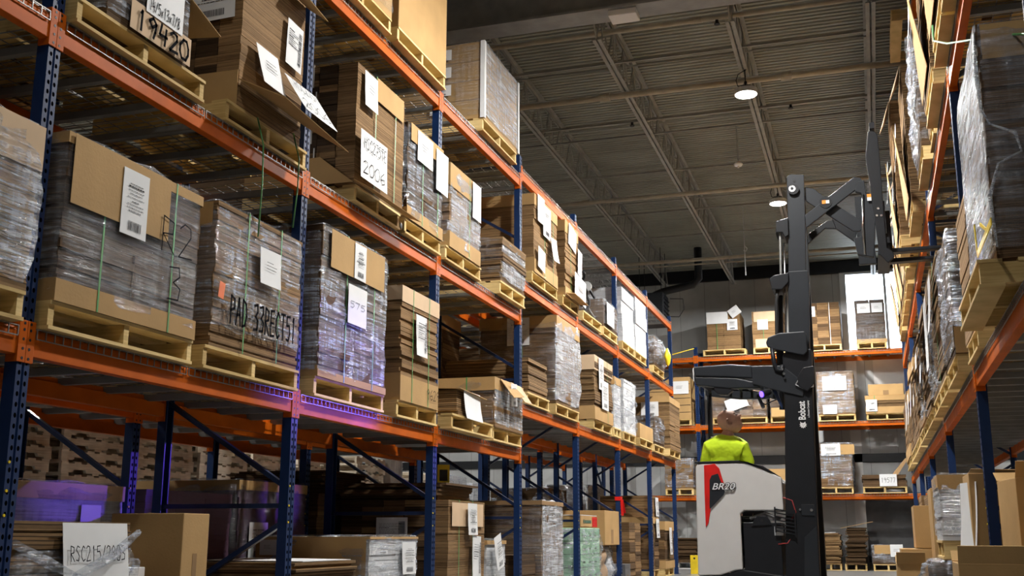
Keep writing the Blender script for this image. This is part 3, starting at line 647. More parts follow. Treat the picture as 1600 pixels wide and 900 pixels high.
for n in range(0, 9):
    hh = 5.18
    frame((XL, Yp(n), 0), 0, hh, DEP, 'navy blue punched rack upright of the left rack, ' + pw_[n], 'uprights of the front left rack')
    frame((XR2, Yp(n), 0), 0, hh, DEP, 'navy upright of the rear left rack, behind the %s front upright' % ordn[n+1], 'uprights of the rear left rack')
for n in range(0, 8):
    for lv, z in lev(n).items():
        bay = 'between posts %s and %s' % (ordn[n], ordn[n+1]) if n else 'left of the first post'
        for (xx, rz, nm, g) in ((XL, 0, 'front orange beam of left rack', 'front beams of the left rack'), (XL-DEP, 1, 'back orange beam of left rack', 'back beams of the left rack'), (XR2, 0, 'front orange beam of the rear left rack', 'beams of the rear left rack'), (XR2-DEP, 1, 'back orange beam of the rear left rack', 'beams of the rear left rack')):
            loc = (xx, Yp(n), z) if not rz else (xx, Yp(n+1), z)
            beam(loc, math.pi if rz else 0, BAY, '%s, %s shelf, %s' % (nm, lv, bay), g)
        for (xx, nm) in ((XL, 'left rack'), (XR2, 'rear left rack')):
            for s in (0, 1):
                deck((xx, Yp(n) + .05 + s*1.25, z+.13), 0, 1.245, DEP, 'wire deck of %s, %s shelf, %s half, %s' % (nm, lv, ('nearer', 'farther')[s], bay), 'wire decks of the ' + nm)
# right rack, three pallets to a bay
XR = .755; YR = 8.527; BR = 3.713; LV_R = dict(lowest=1.783, middle=4.066, top=6.345)
def Yr(n): return YR + (n-1)*BR
for n in range(0, 6):
    w_ = ('outside the picture', 'nearest at the picture right edge', 'second from the right edge', 'third from the right edge', 'fourth from the right edge', 'farthest, by the back rack')[n]
    frame((XR, Yr(n), 0), math.pi, 6.5, DEP, 'navy blue punched rack upright of the right rack, ' + w_, 'uprights of the right rack')
for n in range(0, 5):
    for lv, z in LV_R.items():
        bay = ('nearest bay', 'second bay', 'third bay', 'fourth bay', 'farthest bay')[n]
        beam((XR, Yr(n+1), z), math.pi, BR, 'front orange beam of the right rack, %s shelf, %s' % (lv, bay), 'front beams of the right rack')
        beam((XR+DEP, Yr(n), z), 0, BR, 'back orange beam of the right rack, %s shelf, %s' % (lv, bay), 'back beams of the right rack')
        for s in range(3):
            deck((XR, Yr(n) + .06 + s*1.2 + 1.19, z+.13), math.pi, 1.19, DEP, 'wire deck of right rack, %s shelf, %s, %s third' % (lv, bay, ('near', 'middle', 'far')[s]), 'wire decks of the right rack')
# back rack along the end wall
YB = 26.0; LV_K = dict(lowest=1.54, middle=3.151, top=4.766)
XB = [-6.3, -3.8, -1.3, 1.2]; BAYK = 2.5
for i, x in enumerate(XB):
    frame((x, YB, 0), -HALF, 5.12, .95, 'navy upright of the back wall rack, ' + ('hidden behind the left racks', 'beside the overhead guard', 'behind the forklift mast', 'behind the right rack')[i], 'uprights of the back rack')
for i in range(3):
    for lv, z in LV_K.items():
        w_ = ('left bay', 'middle bay', 'right bay')[i]
        beam((XB[i], YB, z), -HALF, BAYK, 'front orange beam of the back wall rack, %s shelf, %s' % (lv, w_), 'front beams of the back rack', .11)
        beam((XB[i+1], YB+.95, z), HALF, BAYK, 'back orange beam of the back wall rack, %s shelf, %s' % (lv, w_), 'back beams of the back rack', .11)
        for s in (0, 1): deck((XB[i]+.05+s*1.2, YB, z+.11), -HALF, 1.195, .95, 'wire deck of back wall rack, %s shelf, %s, %s half' % (lv, w_, ('left', 'right')[s]), 'wire decks of the back rack')

# ------------------------------------------------------------------ left rack, front row: the loads on the shelves
XF = XL + .055
def zt(n, lv): return lev(n)[lv] + .1395
def LL(x, y0, y1, n, lv, h, label, **k):
    return load('L', x, y0, zt(n, lv), y1 - y0, k.pop('d', 1.02), h, label, **k)
# lowest shelf
LL(XF+.02, 2.93, 4.06, 0, 'lowest', .80, 'film wrapped carton stack at the left edge, left of the nearest post', style='coarse', wrap='wrapw', amp=.02, belly=.02, capd=.22, capm='pale', name='wrapped_load', cat='wrapped load')
def ex1(t, w, d, h):
    sheet(t, (.02, -.026, h-.36), (1, 0, 0), (0, 0, 1), w*.70, .36, 'none', None, 0, 'board_panel', 'face')
    lab(t, 'f', .40, h-.41, .22, .36, 'bar', off=.031)
    mb = MB(); hand(mb, '3', (w-.30, -.024, .18), (1, 0, 0), (0, 0, 1), .20, t=.04); mb.build('writing', 'ink', t); mb = MB(); hand(mb, 'R2', (w-.40, -.033, h-.42), (1, 0, 0), (0, 0, 1), .2, t=.04); mb.build('writing', 'ink', t)
LL(XF, 4.27, 5.42, 1, 'lowest', .86, 'dark film wrapped cardboard stack with tan panel, lowest shelf, right of the nearest post', style='dark', cols=2, wrap='wrap', wz=(.05, .88), trayh=.10, capd=.05, straps=(.26, .78), name='wrapped_load', cat='wrapped load', pw=1.19, extra=ex1)
def ex2(t, w, d, h):
    lab(t, 'f', .46, h-.42, .26, .24, 'mini', off=.04, curl=.01)
    mb = MB(); hand(mb, 'PAD 33RECT51', (.14, -.042, .16), (1, 0, 0), (0, 0, 1), .17, .82, t=.10); mb.build('writing', 'ink', t)
    sheet(t, (.02, -.03, .30), (1, 0, 0), (0, 0, 1), .06, .10, 'none', None, 0, 'sticker', 'sticker', rot=-.15)
    sheet(t, (-.015, .6, h-.16), (0, -1, 0), (0, 0, 1), .58, .15, 'none', None, 0, 'board_panel', 'face')
LL(XF, 5.60, 6.66, 1, 'lowest', .90, 'film wrapped stack marked PAD 33RECT51, left of the second post on the lowest shelf', style='sheet', wrap='wrapw', wz=(.13, .91), amp=.02, straps=((0, .62), .33, .72), name='wrapped_load', cat='wrapped load', pw=1.14, extra=ex2, lay=.03)
def ex3(t, w, d, h):
    sheet(t, (.10, -.028, h-.30), (1, 0, 0), (0, 0, 1), w-.2, .29, 'none', None, 0, 'board_panel', 'face'); lab(t, 'f', .48, h-.30, .2, .28, 'bar', off=.034)
    lab(t, 'f', .40, h-.66, .32, .30, 'bar', ['575'], off=.03, ts=.05)
LL(XF, 6.96, 8.10, 2, 'lowest', 1.12, 'tall film wrapped stack with purple sheen on the lowest shelf, right of the second post', style='dark', cols=2, wrap='wrapw', wz=(.04, 1.135), amp=.022, trayh=.06, straps=(.35, .78), name='wrapped_load', cat='wrapped load', pw=1.18, extra=ex3)
LL(XF-.01, 8.44, 9.27, 2, 'lowest', .98, 'strapped brown cardboard stack with pale bottom tray marked 9629, left of the third post', style='sheet', capd=.13, capm='pale', trayh=.22, straps=(.28, .72), smat='strap', pw=.90, jit=.012,
   labs=(dict(f='f', u=.26, z=.42, w=.24, h=.36, kind='side', off=.03, curl=.012),), lay=.035, extra=lambda t, w, d, h: (lambda mb: (hand(mb, '9629', (w*.66, -.024, .07), (1, 0, 0), (0, 0, 1), .09, t=.07), mb.build('writing', 'ink', t)))(MB()))
pallet((XF+.06, 9.50, zt(3, 'lowest')), HALF, 1.16, 1.02, 'jutting pine pallet under the low stack beside a white sheet, past third post', mat='wood')
t = load('L', XF+.04, 9.70, zt(3, 'lowest')+.14, .62, .5, .24, 'low stack of flat cartons with a white handwritten sheet, beside the third post', style='coarse', pal=False, jit=.015, labs=(dict(f='f', u=.10, z=-.02, w=.46, h=.27, kind='bar', text=['2', '5'], off=.02, curl=.03),))
flap(t, [(-.02, -.03, .25), (.68, -.05, .22), (.66, .5, .30), (-.02, .5, .27)], 'face')
def ex6(t, w, d, h):
    lab(t, 'n', .62, h-.32, .32, .36, 'bar', off=.02)
    flap(t, [(.15, -.02, h), (.45, -.03, h), (.50, -.18, h-.16), (.2, -.16, h-.2)], 'face'); flap(t, [(.50, -.02, h+.01), (.85, -.03, h), (.98, -.12, h-.18), (.62, -.15, h-.2)], 'pale')
    lab(t, 'f', .30, h-.28, .2, .24, 'bar', off=.10, rot=.1)
LL(XF, 10.86, 11.84, 3, 'lowest', .52, 'film wrapped cartons with open flaps and tan lid, left of the fourth post', style='sheet', capd=.13, wrap='wrapd', fmat=1, wz=(.02, .50), straps=((0, .3),), name='wrapped_load', cat='wrapped load', extra=ex6, jit=.01)
# lowest shelf, farther bays
LL(XF-.02, 12.2, 12.98, 4, 'lowest', .40, 'low bare cardboard stack on the lowest shelf, right of the fourth post', style='coarse', pw=.92, lean=-.05, jit=.014)
LL(XF, 13.30, 14.44, 4, 'lowest', 1.12, 'tall stack with bright film hanging loose, lowest shelf, left of the fifth post', style='sheet', capd=.16, wrap='wrapd', fmat=1, wz=(.0, 1.13), amp=.045, belly=.02, straps=((0, .45),), labs=(dict(f='n', u=.35, z=.75, w=.3, h=.36, kind='bar'),), name='wrapped_load', cat='wrapped load')
LL(XF, 15.30, 16.45, 5, 'lowest', .92, 'strapped brown stack with two white labels down its front, lowest shelf, past the fifth post', style='coarse', capd=.20, capm='pale', trayh=.18, straps=(.7,), labs=(dict(f='f', u=.2, z=.45, w=.3, h=.46, kind='bar', off=.03), dict(f='f', u=.35, z=.18, w=.42, h=.42, kind='bar', off=.035)), jit=.012)
LL(XF, 16.60, 17.06, 5, 'lowest', .78, 'narrow film wrapped white load on the lowest shelf, left of the sixth post', style='white', wrap='wrapw', pw=.48, amp=.03, name='wrapped_load', cat='wrapped load', capd=.12)
LL(XF, 17.30, 18.22, 6, 'lowest', .84, 'white film covered bundle with crumpled top, lowest shelf, right of the sixth post', style='white', wrap='wrapw', amp=.05, belly=.0, name='wrapped_load', cat='wrapped load')
LL(XF+.03, 18.42, 19.6, 6, 'lowest', .24, 'low tan carton on a pallet, lowest shelf, left of the seventh post', style='box', name='carton', cat='carton', pw=1.15)
LL(XF, 19.90, 20.9, 7, 'lowest', .52, 'half height grey wrapped load, lowest shelf, right of the seventh post', style='dark', wrap='wrapw', amp=.05, name='wrapped_load', cat='wrapped load')
LL(XF+.08, 21.05, 22.25, 7, 'lowest', 1.0, 'brown carton stack with a white label at the far end of the lowest shelf', style='coarse', cols=2, capd=.12, labs=(dict(f='n', u=.2, z=.62, w=.34, h=.28, kind='bar'),))

# middle shelf
def ex19(t, w, d, h):
    sheet(t, (.16, -.028, .0), (1, 0, 0), (0, 0, 1), .56, .17, 'none', None, 0, 'board_panel', 'pale')
    lab(t, 'f', .28, .15, .34, .42, 'mini', off=.034)
    mb = MB(); hand(mb, '14/5x13x7/8', (.30, -.0365, .17), (1, 0, 0), (0, 0, 1), .07, .29, t=.08); mb.build('writing', 'ink', t)
    mb = MB(); hand(mb, '19420', (.20, -.0375, .015), (1, 0, 0), (0, 0, 1), .115, .50, t=.16); mb.build('writing', 'ink', t)
    flap(t, [(w-.02, -.03, .42), (w+.25, -.06, .30), (w+.25, .35, .34), (w-.02, .4, .46)], 'face')
LL(XF, 4.46, 5.18, 1, 'middle', .92, 'grey film wrapped stack marked 19420 on the middle shelf, right of the nearest post', style='dark', wrap='wrapw', wz=(.0, .93), straps=((0, .4), .45), name='wrapped_load', cat='wrapped load', pw=1.14, extra=ex19, amp=.006)
def exhsc(t, w, d, h):
    flap(t, [(-.03, -.02, .17), (w+.06, -.02, .17), (w+.10, -.34, -.04), (.02, -.34, .02)], 'face', name='drooping_flap')
    flap(t, [(-.015, .0, .0), (-.03, .95, .0), (-.03, .95, .24), (-.015, .0, .24)], 'face', name='side_flap')
    flap(t, [(.5, -.01, h-.02), (w+.04, -.01, h-.02), (w+.05, -.16, h-.13), (.55, -.16, h-.09)], 'face')
    sheet(t, (.13, -.10, .20), (1, 0, 0), (0, .22, .97), .28, .30, 'mini', None, .01)
    sheet(t, (.43, -.25, .10), (1, 0, 0), (0, .50, .86), .46, .34, 'bar', ['HSC275TE', '2006'], .012, ts=.09)
    lab(t, 'f', .52, h-.58, .22, .34, 'side', off=.03, rot=-.04); lab(t, 'n', .04, h-.50, .34, .34, 'bar', off=.03, rot=.03)
    mb = MB()
    for yy in (.42, .60):
        for k in range(3): mb.box(-.016, -.013, yy+k*.03, yy+k*.03+.010, .26+k*.25, .48+k*.25)
    mb.build('string', 'strapw', t)
LL(XF-.02, 5.78, 6.60, 1, 'middle', 1.10, 'tall unwrapped brown bundle stack with drooping front flap, middle shelf, left of the second post', style='side', cols=6, pw=1.05, extra=exhsc)
def exh2(t, w, d, h):
    flap(t, [(-.04, -.02, .02), (w+.06, -.02, .0), (w+.08, -.15, -.05), (.10, -.12, -.03)], 'face', name='drooping_flap')
    flap(t, [(-.015, .0, .005), (-.05, .95, .005), (-.05, .95, .20), (-.015, .3, .24)], 'face', name='side_flap')
    sheet(t, (.0, -.05, .05), (1, 0, 0), (0, 0, 1), .50, .40, 'bar', ['HSC275TE', '2006'], .008, ts=.10)
    lab(t, 'f', .08, h-.34, .24, .30, 'mini', off=.03, curl=.01)
    sheet(t, (.34, -.018, h-.20), (1, 0, 0), (0, 0, 1), .55, .20, 'none', None, 0, 'board_panel', 'face')
    mb = MB()
    for k in range(4): mb.box(-.014, -.011, .35+(k % 2)*.03, .36+(k % 2)*.03, .24*k+.12, .24*k+.32)
    mb.build('string', 'strapw', t)
LL(XF-.01, 7.46, 8.40, 2, 'middle', 1.02, 'unwrapped brown stack with green straps and HSC275TE sheet, middle shelf, right of second post', style='side', cols=6, straps=(.36, .78), pw=.88, extra=exh2)
def ex5(t, w, d, h):
    lab(t, 'f', .16, h-.30, .36, .28, 'mini', off=.03); sheet(t, (.02, -.024, h-.16), (1, 0, 0), (0, 0, 1), w*.95, .16, 'none', None, 0, 'board_panel', 'face')
    lab(t, 'f', .60, h-.44, .30, .40, 'none', off=.034)
LL(XF, 8.47, 9.29, 2, 'middle', .88, 'shiny film wrapped stack with white sheets, middle shelf, just left of the third post', style='dark', wrap='wrapw', amp=.03, wz=(.0, .885), straps=(.4, .85), name='wrapped_load', cat='wrapped load', pw=.84, extra=ex5, trayh=.10)
t = thing('cardboard_tube', 'hollow cardboard tube end resting between two pallets, middle shelf, left of third post', 'tube', (XF-.02, 8.411, zt(2, 'middle')+.05), 0)
MB().tube([(0, 0, 0), (-.9, 0, 0)], .036, 14).build('tube_wall', 'face', t, smooth=True); MB().disc((.001, 0, 0), .024, .002, 'x', 14).build('bore', 'black', t)
LL(XF, 9.50, 10.36, 3, 'middle', .84, 'bright film wrapped stack with green tape, middle shelf, right of the third post', style='sheet', wrap='wrapd', fmat=1, wz=(.05, .80), amp=.03, trayh=.14, capd=.22, name='wrapped_load', cat='wrapped load', labs=(dict(f='f', u=.58, z=.45, w=.25, h=.38, kind='none', off=.03),), pw=1.0, straps=(.62,))
LL(XF+.02, 11.02, 11.88, 3, 'middle', .50, 'low film wrapped cardboard stack leaning out, middle shelf, left of the fourth post', style='coarse', wrap='wrapd', fmat=1, wz=(.0, .49), lean=.0, name='wrapped_load', cat='wrapped load', pw=.90, jit=.015, d=1.02)
def exf(n):
    def f(t, w, d, h):
        if n == 7:
            lab(t, 'f', .08, h-.32, .30, .34, 'none', off=.03); lab(t, 'f', .30, h-.45, .34, .40, 'bar', off=.035); lab(t, 'f', .05, .08, .30, .26, 'none', off=.04, rot=-.1)
            sheet(t, (.62, -.05, .28), (1, 0, 0), (0, 0, 1), .26, .30, 'mini', None, .03, rot=.06)
        else:
            lab(t, 'f', .10, h-.30, .40, .30, 'none', off=.03, rot=-.15); lab(t, 'f', .55, .42, .22, .36, 'none', off=.04, rot=-.1); lab(t, 'f', .30, .04, .60, .36, 'bar', off=.06, rot=-.08)
            flap(t, [(-.02, -.02, .04), (w+.05, -.02, .02), (w+.05, -.14, .0), (.1, -.12, .04)], 'face')
    return f
LL(XF, 12.32, 13.34, 4, 'middle', .98, 'strapped stack with several white sheets, middle shelf, right of the fourth post', style='sheet', cols=2, straps=(.42, .8), trayh=.16, capd=.14, pw=1.12, extra=exf(7))
LL(XF, 13.74, 14.42, 4, 'middle', 1.04, 'brown stack with ragged white sheets, middle shelf, left of the fifth post', style='sheet', cols=1, straps=(.4,), trayh=.12, capd=.16, pw=.82, extra=exf(8), jit=.012)
# hoses, a roller and a wrapped white box in the fifth bay
pallet((XF, 14.75, zt(5, 'middle')), HALF, 1.1, 1.02, 'pine pallet with coiled hose and small roller, middle shelf, right of the fifth post')
t = thing('coiled_hose', 'coil of thick dark hose lying on a pallet, middle shelf, right of the fifth post', 'hose', (XF-.25, 15.3, zt(5, 'middle')+.14+.02))
mb = MB(); pts = [(.13*math.sin(a*1.3), .30*math.cos(a), .22 + .20*math.sin(a) + .004*i) for i, a in enumerate([k*.35 for k in range(60)])]; mb.tube(pts, .02, 8); mb.build('hose_coil', 'rubber', t, smooth=True)
mb = MB(); mb.tube([(.1, .25, .2), (.16, .45, .05), (.1, .6, .0)], .02, 8); mb.build('hose_end', 'grey', t, smooth=True)
t = thing('caster_roller', 'small wheel on a bracket above the grey wrapped box, middle shelf, fifth bay', 'wheel', (XF-.3, 16.15, zt(5, 'middle')+.60))
mb = MB(); mb.tube([(0, -.02, .2), (0, .02, .2)], .08, 16); mb.build('wheel', 'lgrey', t); MB().bar((.02, 0, .2), (.1, .25, .0), .03, .03).build('bracket', 'black', t)
LL(XF, 15.98, 16.95, 5, 'middle', .42, 'grey box with a white wrapped front, middle shelf, left of the sixth post', style='dark', wrap='wrapw', amp=.03, name='wrapped_load', cat='wrapped load', labs=(dict(f='f', u=.1, z=.05, w=.5, h=.34, kind='none', off=.03),))
LL(XF, 17.34, 18.30, 6, 'middle', .90, 'tall bright white wrapped box stack, nearer of two, middle shelf, past sixth post', style='white', wrap='wrapc', name='white_box_stack', cat='box stack', lay=.22, jit=.012)
LL(XF, 18.36, 19.32, 6, 'middle', .95, 'tall bright white wrapped box stack, farther of two, middle shelf, before seventh post', style='white', wrap='wrapc', name='white_box_stack', cat='box stack', lay=.22, jit=.012)
LL(XF, 20.05, 21.1, 7, 'middle', .55, 'loosely wrapped red and grey bundle at the far end of the middle shelf', style='dark', wrap='wrapw', amp=.10, belly=.08, name='wrapped_load', cat='wrapped load')
t = thing('yellow_bag', 'crumpled yellow plastic bag hanging at the far end of the middle shelf', 'bag', (XF+.17, 20.55, 3.86)); mb = MB()
for i in range(7):
    for k in range(10):
        a = k*math.pi/5; r = .16*math.sin(math.pi*(i+.6)/7.2)*(1+.25*noise.noise(Vector((i*.9, k*.9, 2)))); mb.v.append((r*.35*math.cos(a), r*math.sin(a), .34 - i*.055))
for i in range(6):
    for k in range(10): mb.f.append((i*10+k, i*10+(k+1) % 10, i*10+10+(k+1) % 10, i*10+10+k)); mb.m.append(0)
mb.build('bag_film', 'yellow', t, smooth=True)
# top shelf
LL(XF+.02, 6.92, 8.02, 2, 'top', .9, 'brown cartons at the very top edge, top shelf, right of the second post', style='box', name='carton', cat='carton', wrap='wrapc')
LL(XF+.03, 8.14, 9.28, 2, 'top', 1.25, 'large plain cardboard carton on the top shelf, just left of the third post', style='box', name='carton', cat='carton')
def exc(t, w, d, h):
    for k in range(4): lab(t, 'n', .36, .08+k*.205, .24, .12, 'bar', off=.03)
    mb = MB()
    for k in range(1, 4): mb.box(-.003, .0, .02, d-.02, h*k/4-.004, h*k/4+.004)
    mb.build('carton_seams', 'faced', t)
    mb = MB()
    for x in (-.016, w-.006): mb.box(x-.002, x+.05, -.018, -.014, 0, h); mb.box(x-.004 if x < 0 else x+.02, x if x < 0 else x+.024, -.018, .03, 0, h)
    mb.build('edge_protectors', 'paper', t)
LL(XF+.02, 10.40, 11.58, 3, 'top', .88, 'film wrapped carton load with white corner boards and four side labels on the top shelf', style='box', wrap='wrapd', fmat=1, d=1.35, pd=1.3, name='wrapped_load', cat='wrapped load', extra=exc)

# ------------------------------------------------------------------ left rack, floor level loads under the lowest shelf
FX = XL - .06
def exF1(t, w, d, h):
    sheet(t, (.30, -.10, .05), (1, 0, 0), (.0, .12, .99), .50, .61, 'none', ['RSC215/2903', '164'], .008, ts=.075)
    mb = MB()
    for a, b_ in (((-.03, -.03, h-.10), (.30, -.13, h-.26)), ((.30, -.13, h-.26), (w+.02, -.03, h-.05)), ((.30, -.13, h-.26), (w-.1, -.10, h-.45)), ((w+.02, -.03, h-.2), (w-.2, -.10, h-.42))):
        mb.tube([a, tuple((Vector(a)+Vector(b_))/2 + Vector((0, -.02, -.015))), b_], [.02, .028, .016], 6)
    mb.build('twisted_film', 'wrapw', t, smooth=True)
load('L', FX, 4.28, .0, .88, .95, .66, 'flat carton stack with large white handwritten sheet on the floor, right of the nearest post', style='coarse', wrap='wrapw', wz=(.0, .52), amp=.04, jit=.012, extra=exF1)
def carton(loc, rz, w, d, h, label, group=None, openf=False, mat='face', name='carton'):
    t = thing(name, label, 'carton', loc, rz, group); MB().box(0, w, 0, d, 0, h).build('carton_body', mat, t, bevel=.005)
    m2 = MB(); m2.box(.01, w-.01, d/2-.003, d/2+.003, h+.0005, h+.002); m2.box(w*.42, w*.58, -.0015, -.0005, h*.04, h*.45); m2.build('carton_seam', 'faced', t)
    if openf:
        flap(t, [(0, 0, h), (w, 0, h), (w, -.05, h+.10), (0, -.05, h+.10)], mat); flap(t, [(0, d, h), (w, d, h), (w, d+.1, h+.06), (0, d+.1, h+.06)], mat)
    return t
carton((FX-.02, 5.66, .44), HALF, .27, .50, .42, 'upper tan carton of a pair standing on the floor, lower left of picture', 'two stacked tan cartons')
carton((FX-.01, 5.65, .0), HALF, .28, .50, .435, 'lower tan carton of a pair standing on the floor, lower left of picture', 'two stacked tan cartons')
load('L', FX+.03, 5.26, .0, .20, .80, .50, 'low sheaf of flat cardboard beside the tan cartons at the bottom left', style='coarse', pal=False, jit=.012)
tag(MB().box(FX-.55, FX-.1, 5.24, 5.44, .505, .56).build('white_carton', 'paper', bevel=.004), 'flat white box lying on a low sheaf of cardboard, bottom left', 'box')
load('L', FX+.02, 6.95, .0, .95, .85, .41, 'ragged low stack of flat cardboard on the floor, right of the second post', style='coarse', jit=.03, lay=.02, lean=-.03, name='cardboard_stack', extra=lambda t, w, d, h: flap(t, [(.1, .0, h+.004), (w-.1, .0, h+.004), (w-.12, .8, h+.01), (.1, .8, h+.008)], 'paper', name='top_sheet'))
def exF4(t, w, d, h):
    lab(t, 'f', .58, h-.30, .28, .26, 'bar', off=.03, curl=.01); lab(t, 'n', .80, h-.14, .16, .12, 'mini', off=.02)
load('L', FX+.03, 8.10, .0, .95, 1.0, .58, 'film wrapped carton load on the floor, under the pair before the third post', style='white', cols=1, wrap='wrapw', amp=.02, capd=.02, name='wrapped_load', cat='wrapped load', extra=lambda t, w, d, h: (exF4(t, w, d, h), sheet(t, (-.015, 1.0, .0), (0, -1, 0), (0, 0, 1), .98, h, 'none', None, 0, 'side_board', 'face')))
def exF5(t, w, d, h):
    sheet(t, (.05, -.02, h-.24), (1, 0, 0), (0, 0, 1), w*.86, .22, 'none', None, 0, 'board_panel', 'pale'); lab(t, 'f', .40, h-.32, .26, .30, 'bar', off=.05, curl=.01); lab(t, 'f', .52, h-.72, .24, .40, 'side', off=.05, rot=-.06, curl=.01)
    lab(t, 'n', .40, h-.42, .32, .26, 'side', off=.02)
load('L', FX+.04, 9.78, .0, 1.02, 1.1, .92, 'tall finely layered cardboard load with two hanging labels, floor level, past third post', style='side', cols=5, straps=(.25, .62), extra=exF5)
t = load('L', FX-.02, 9.82, 1.065, .90, 1.0, .16, 'heap of dark flattened cardboard lying across the tall floor load past third post', style='dark', pal=False, jit=.05, lay=.02)
t = thing('glue_box', 'small yellow box on top of the flattened cardboard heap', 'box', (FX-.30, 10.35, 1.225), .4); MB().box(0, .12, 0, .09, 0, .20).build('box_body', 'yellow', t, bevel=.003); MB().box(.02, .10, -.0012, -.0004, .04, .15).build('box_print', 'print_', t)
load('L', FX+.03, 10.90, .0, .60, .8, .54, 'small wrapped bundle of white sheets with a curled label, before fourth post', style='white', wrap='wrapc', amp=.015, name='wrapped_load', cat='wrapped load', capd=.04, extra=lambda t, w, d, h: lab(t, 'f', .12, h-.30, .22, .34, 'bar', off=.07, rot=.25, curl=.015))
load('L', FX+.04, 12.85, .0, .95, 1.1, 1.0, 'tall floor load wrapped in crossed bright film between fourth and fifth posts', style='coarse', wrap='wrapd', fmat=1, amp=.02, wz=(.0, 1.01), capd=.04, capm='faced', name='wrapped_load', cat='wrapped load')
load('L', FX, 12.1, .0, .62, 1.0, .52, 'low dark carton stack on the floor just right of the fourth post', style='dark', pal=False)
def exG(t, w, d, h):
    mb = MB()
    for k in range(1, 4): mb.box(-.002, w+.002, -.002, d+.002, h*k/4-.005, h*k/4+.005)
    for k in range(4):
        for q in range(2): mb.box(w*(.2+q*.4), w*(.35+q*.4), -.004, -.002, h*(k+.4)/4, h*(k+.5)/4)
    mb.build('carton_marks', 'dgap', t)
t = thing('green_carton_load', 'film wrapped load of pale green cartons on the floor past the fifth post', 'carton load', (FX+.04, 14.72, .0), HALF)
MB().box(0, 1.1, 0, .95, .14, .84).build('green_cartons', 'green', t, bevel=.006); exg = MB()
for k in range(1, 4): exg.box(-.002, 1.102, -.002, .95, .14+.175*k-.004, .14+.175*k+.004)
for k in range(4):
    for q in range(3): exg.box(.12+q*.33, .24+q*.33, -.004, -.002, .14+.175*k+.06, .14+.175*k+.08)
exg.build('carton_marks', 'dgap', t); film(t, 1.1, .95, .145, .83, 'wrapw', .05, .02, 91, belly=.02); pallet((FX+.04, 14.72, 0), HALF, 1.1, 1.0, 'pine pallet under the pale green cartons past the fifth post')
t = thing('printed_carton', 'tan and red printed carton lying on the wrapped green cartons', 'carton', (FX+.03, 14.80, .855), HALF); MB().box(0, .9, 0, .8, 0, .15).build('carton_body', 'face', t, bevel=.004); MB().box(.62, .904, -.004, .804, .0, .135).build('red_end', 'red', t); MB().box(-.004, .90, -.002, .78, .15, .158).build('white_lid', 'paper', t)
mb = MB(); hand(mb, 'BERETTA', (.16, -.003, .04), (1, 0, 0), (0, 0, 1), .07, .44, t=.2) if False else None
mb = MB(); mb.box(.20, .55, -.0035, -.0015, .05, .09); mb.tube([(.14, -.003, .07), (.14, -.006, .07)], .03, 10); mb.build('carton_print', 'dgap', t)
carton((FX+.05, 16.12, .60), HALF, .96, .95, .50, 'large plain tan carton resting above a brown bag, floor level, before the sixth post', None)
t = thing('brown_bag', 'crumpled brown paper sack half wrapped in film under the large tan carton', 'bag', (FX+.03, 15.93, 0), HALF)
def lump(w, d, h, amp, seed, n=18, m_=10, top=.75):
    mb = MB()
    for j in range(m_+1):
        f = j/m_; s_ = 1 - (1-top)*f**3
        for k in range(n):
            a = 2*math.pi*k/n; c, s2 = math.cos(a), math.sin(a); e = .55
            x = w/2*math.copysign(abs(c)**e, c)*s_; y = d/2*math.copysign(abs(s2)**e, s2)*s_
            dv = noise.noise(Vector((x*5, y*5, f*4+seed)))*amp; mb.v.append((w/2 + x*(1+dv), d/2 + y*(1+dv), h*f + (noise.noise(Vector((x*6, y*6, seed)))*.06 if j == m_ else 0)))
    for j in range(m_):
        for k in range(n): mb.f.append((j*n+k, j*n+(k+1) % n, (j+1)*n+(k+1) % n, (j+1)*n+k)); mb.m.append(0)
    mb.f.append(tuple(m_*n+k for k in range(n))); mb.m.append(0); mb.f.append(tuple(reversed(range(n)))); mb.m.append(0)
    return mb
lump(.62, .85, .58, .25, 3).build('sack', 'bag', t, smooth=True)
mb = lump(.48, .8, .56, .35, 8); mb.v = [(x+.68, y, z) for x, y, z in mb.v]; mb.build('wrapped_side', 'wrapw', t, smooth=True); lump(.40, .7, .5, .1, 9).v
mb = lump(.42, .74, .53, .2, 8); mb.v = [(x+.70, y+.03, z) for x, y, z in mb.v]; mb.build('white_contents', 'whitebox', t, smooth=True)
carton((FX+.06, 17.42, 0), HALF, .40, .4, .30, 'small grey topped step box on the floor beyond the brown sack', None, mat='grey')
def exF10(t, w, d, h): lab(t, 'f', .50, h-.36, .30, .34, 'bar', off=.03, curl=.01)
load('L', FX+.0, 18.05, .0, .92, .95, .95, 'dark brown bundle stack on the floor before the seventh post', style='brick', cols=2, pal=False)
load('L', FX-.02, 19.90, .0, .86, .95, .92, 'tall cardboard stack on the floor just past the seventh post, lower part', style='brick', cols=2, capd=.12, extra=exF10)
load('L', FX-.04, 19.98, 1.065, .80, .9, .38, 'upper block of the tall cardboard stack past the seventh post', style='sheet', pal=False, extra=exF10)
load('L', FX+.06, 20.95, .0, .95, .95, .86, 'strapped cardboard stack with a long white label on the floor at the rack end', style='brick', cols=2, capd=.16, trayh=.14, labs=(dict(f='f', u=.25, z=.25, w=.26, h=.5, kind='bar', off=.05, curl=.01),))
t = thing('post_guard', 'bright yellow upright guard standing on the floor at the rack end', 'guard', (XL+.30, 22.6, 0)); MB().prism([(-.08, -.08), (.08, -.08), (.08, .08), (.06, .08), (.06, -.06), (-.06, -.06), (-.06, .08), (-.08, .08)], 0, .36, 0, 'z').build('guard_body', 'yellow', t, bevel=.004); MB().disc((0, -.0815, .3), .02, .002, 'y', 10).build('bolt_hole', 'black', t)
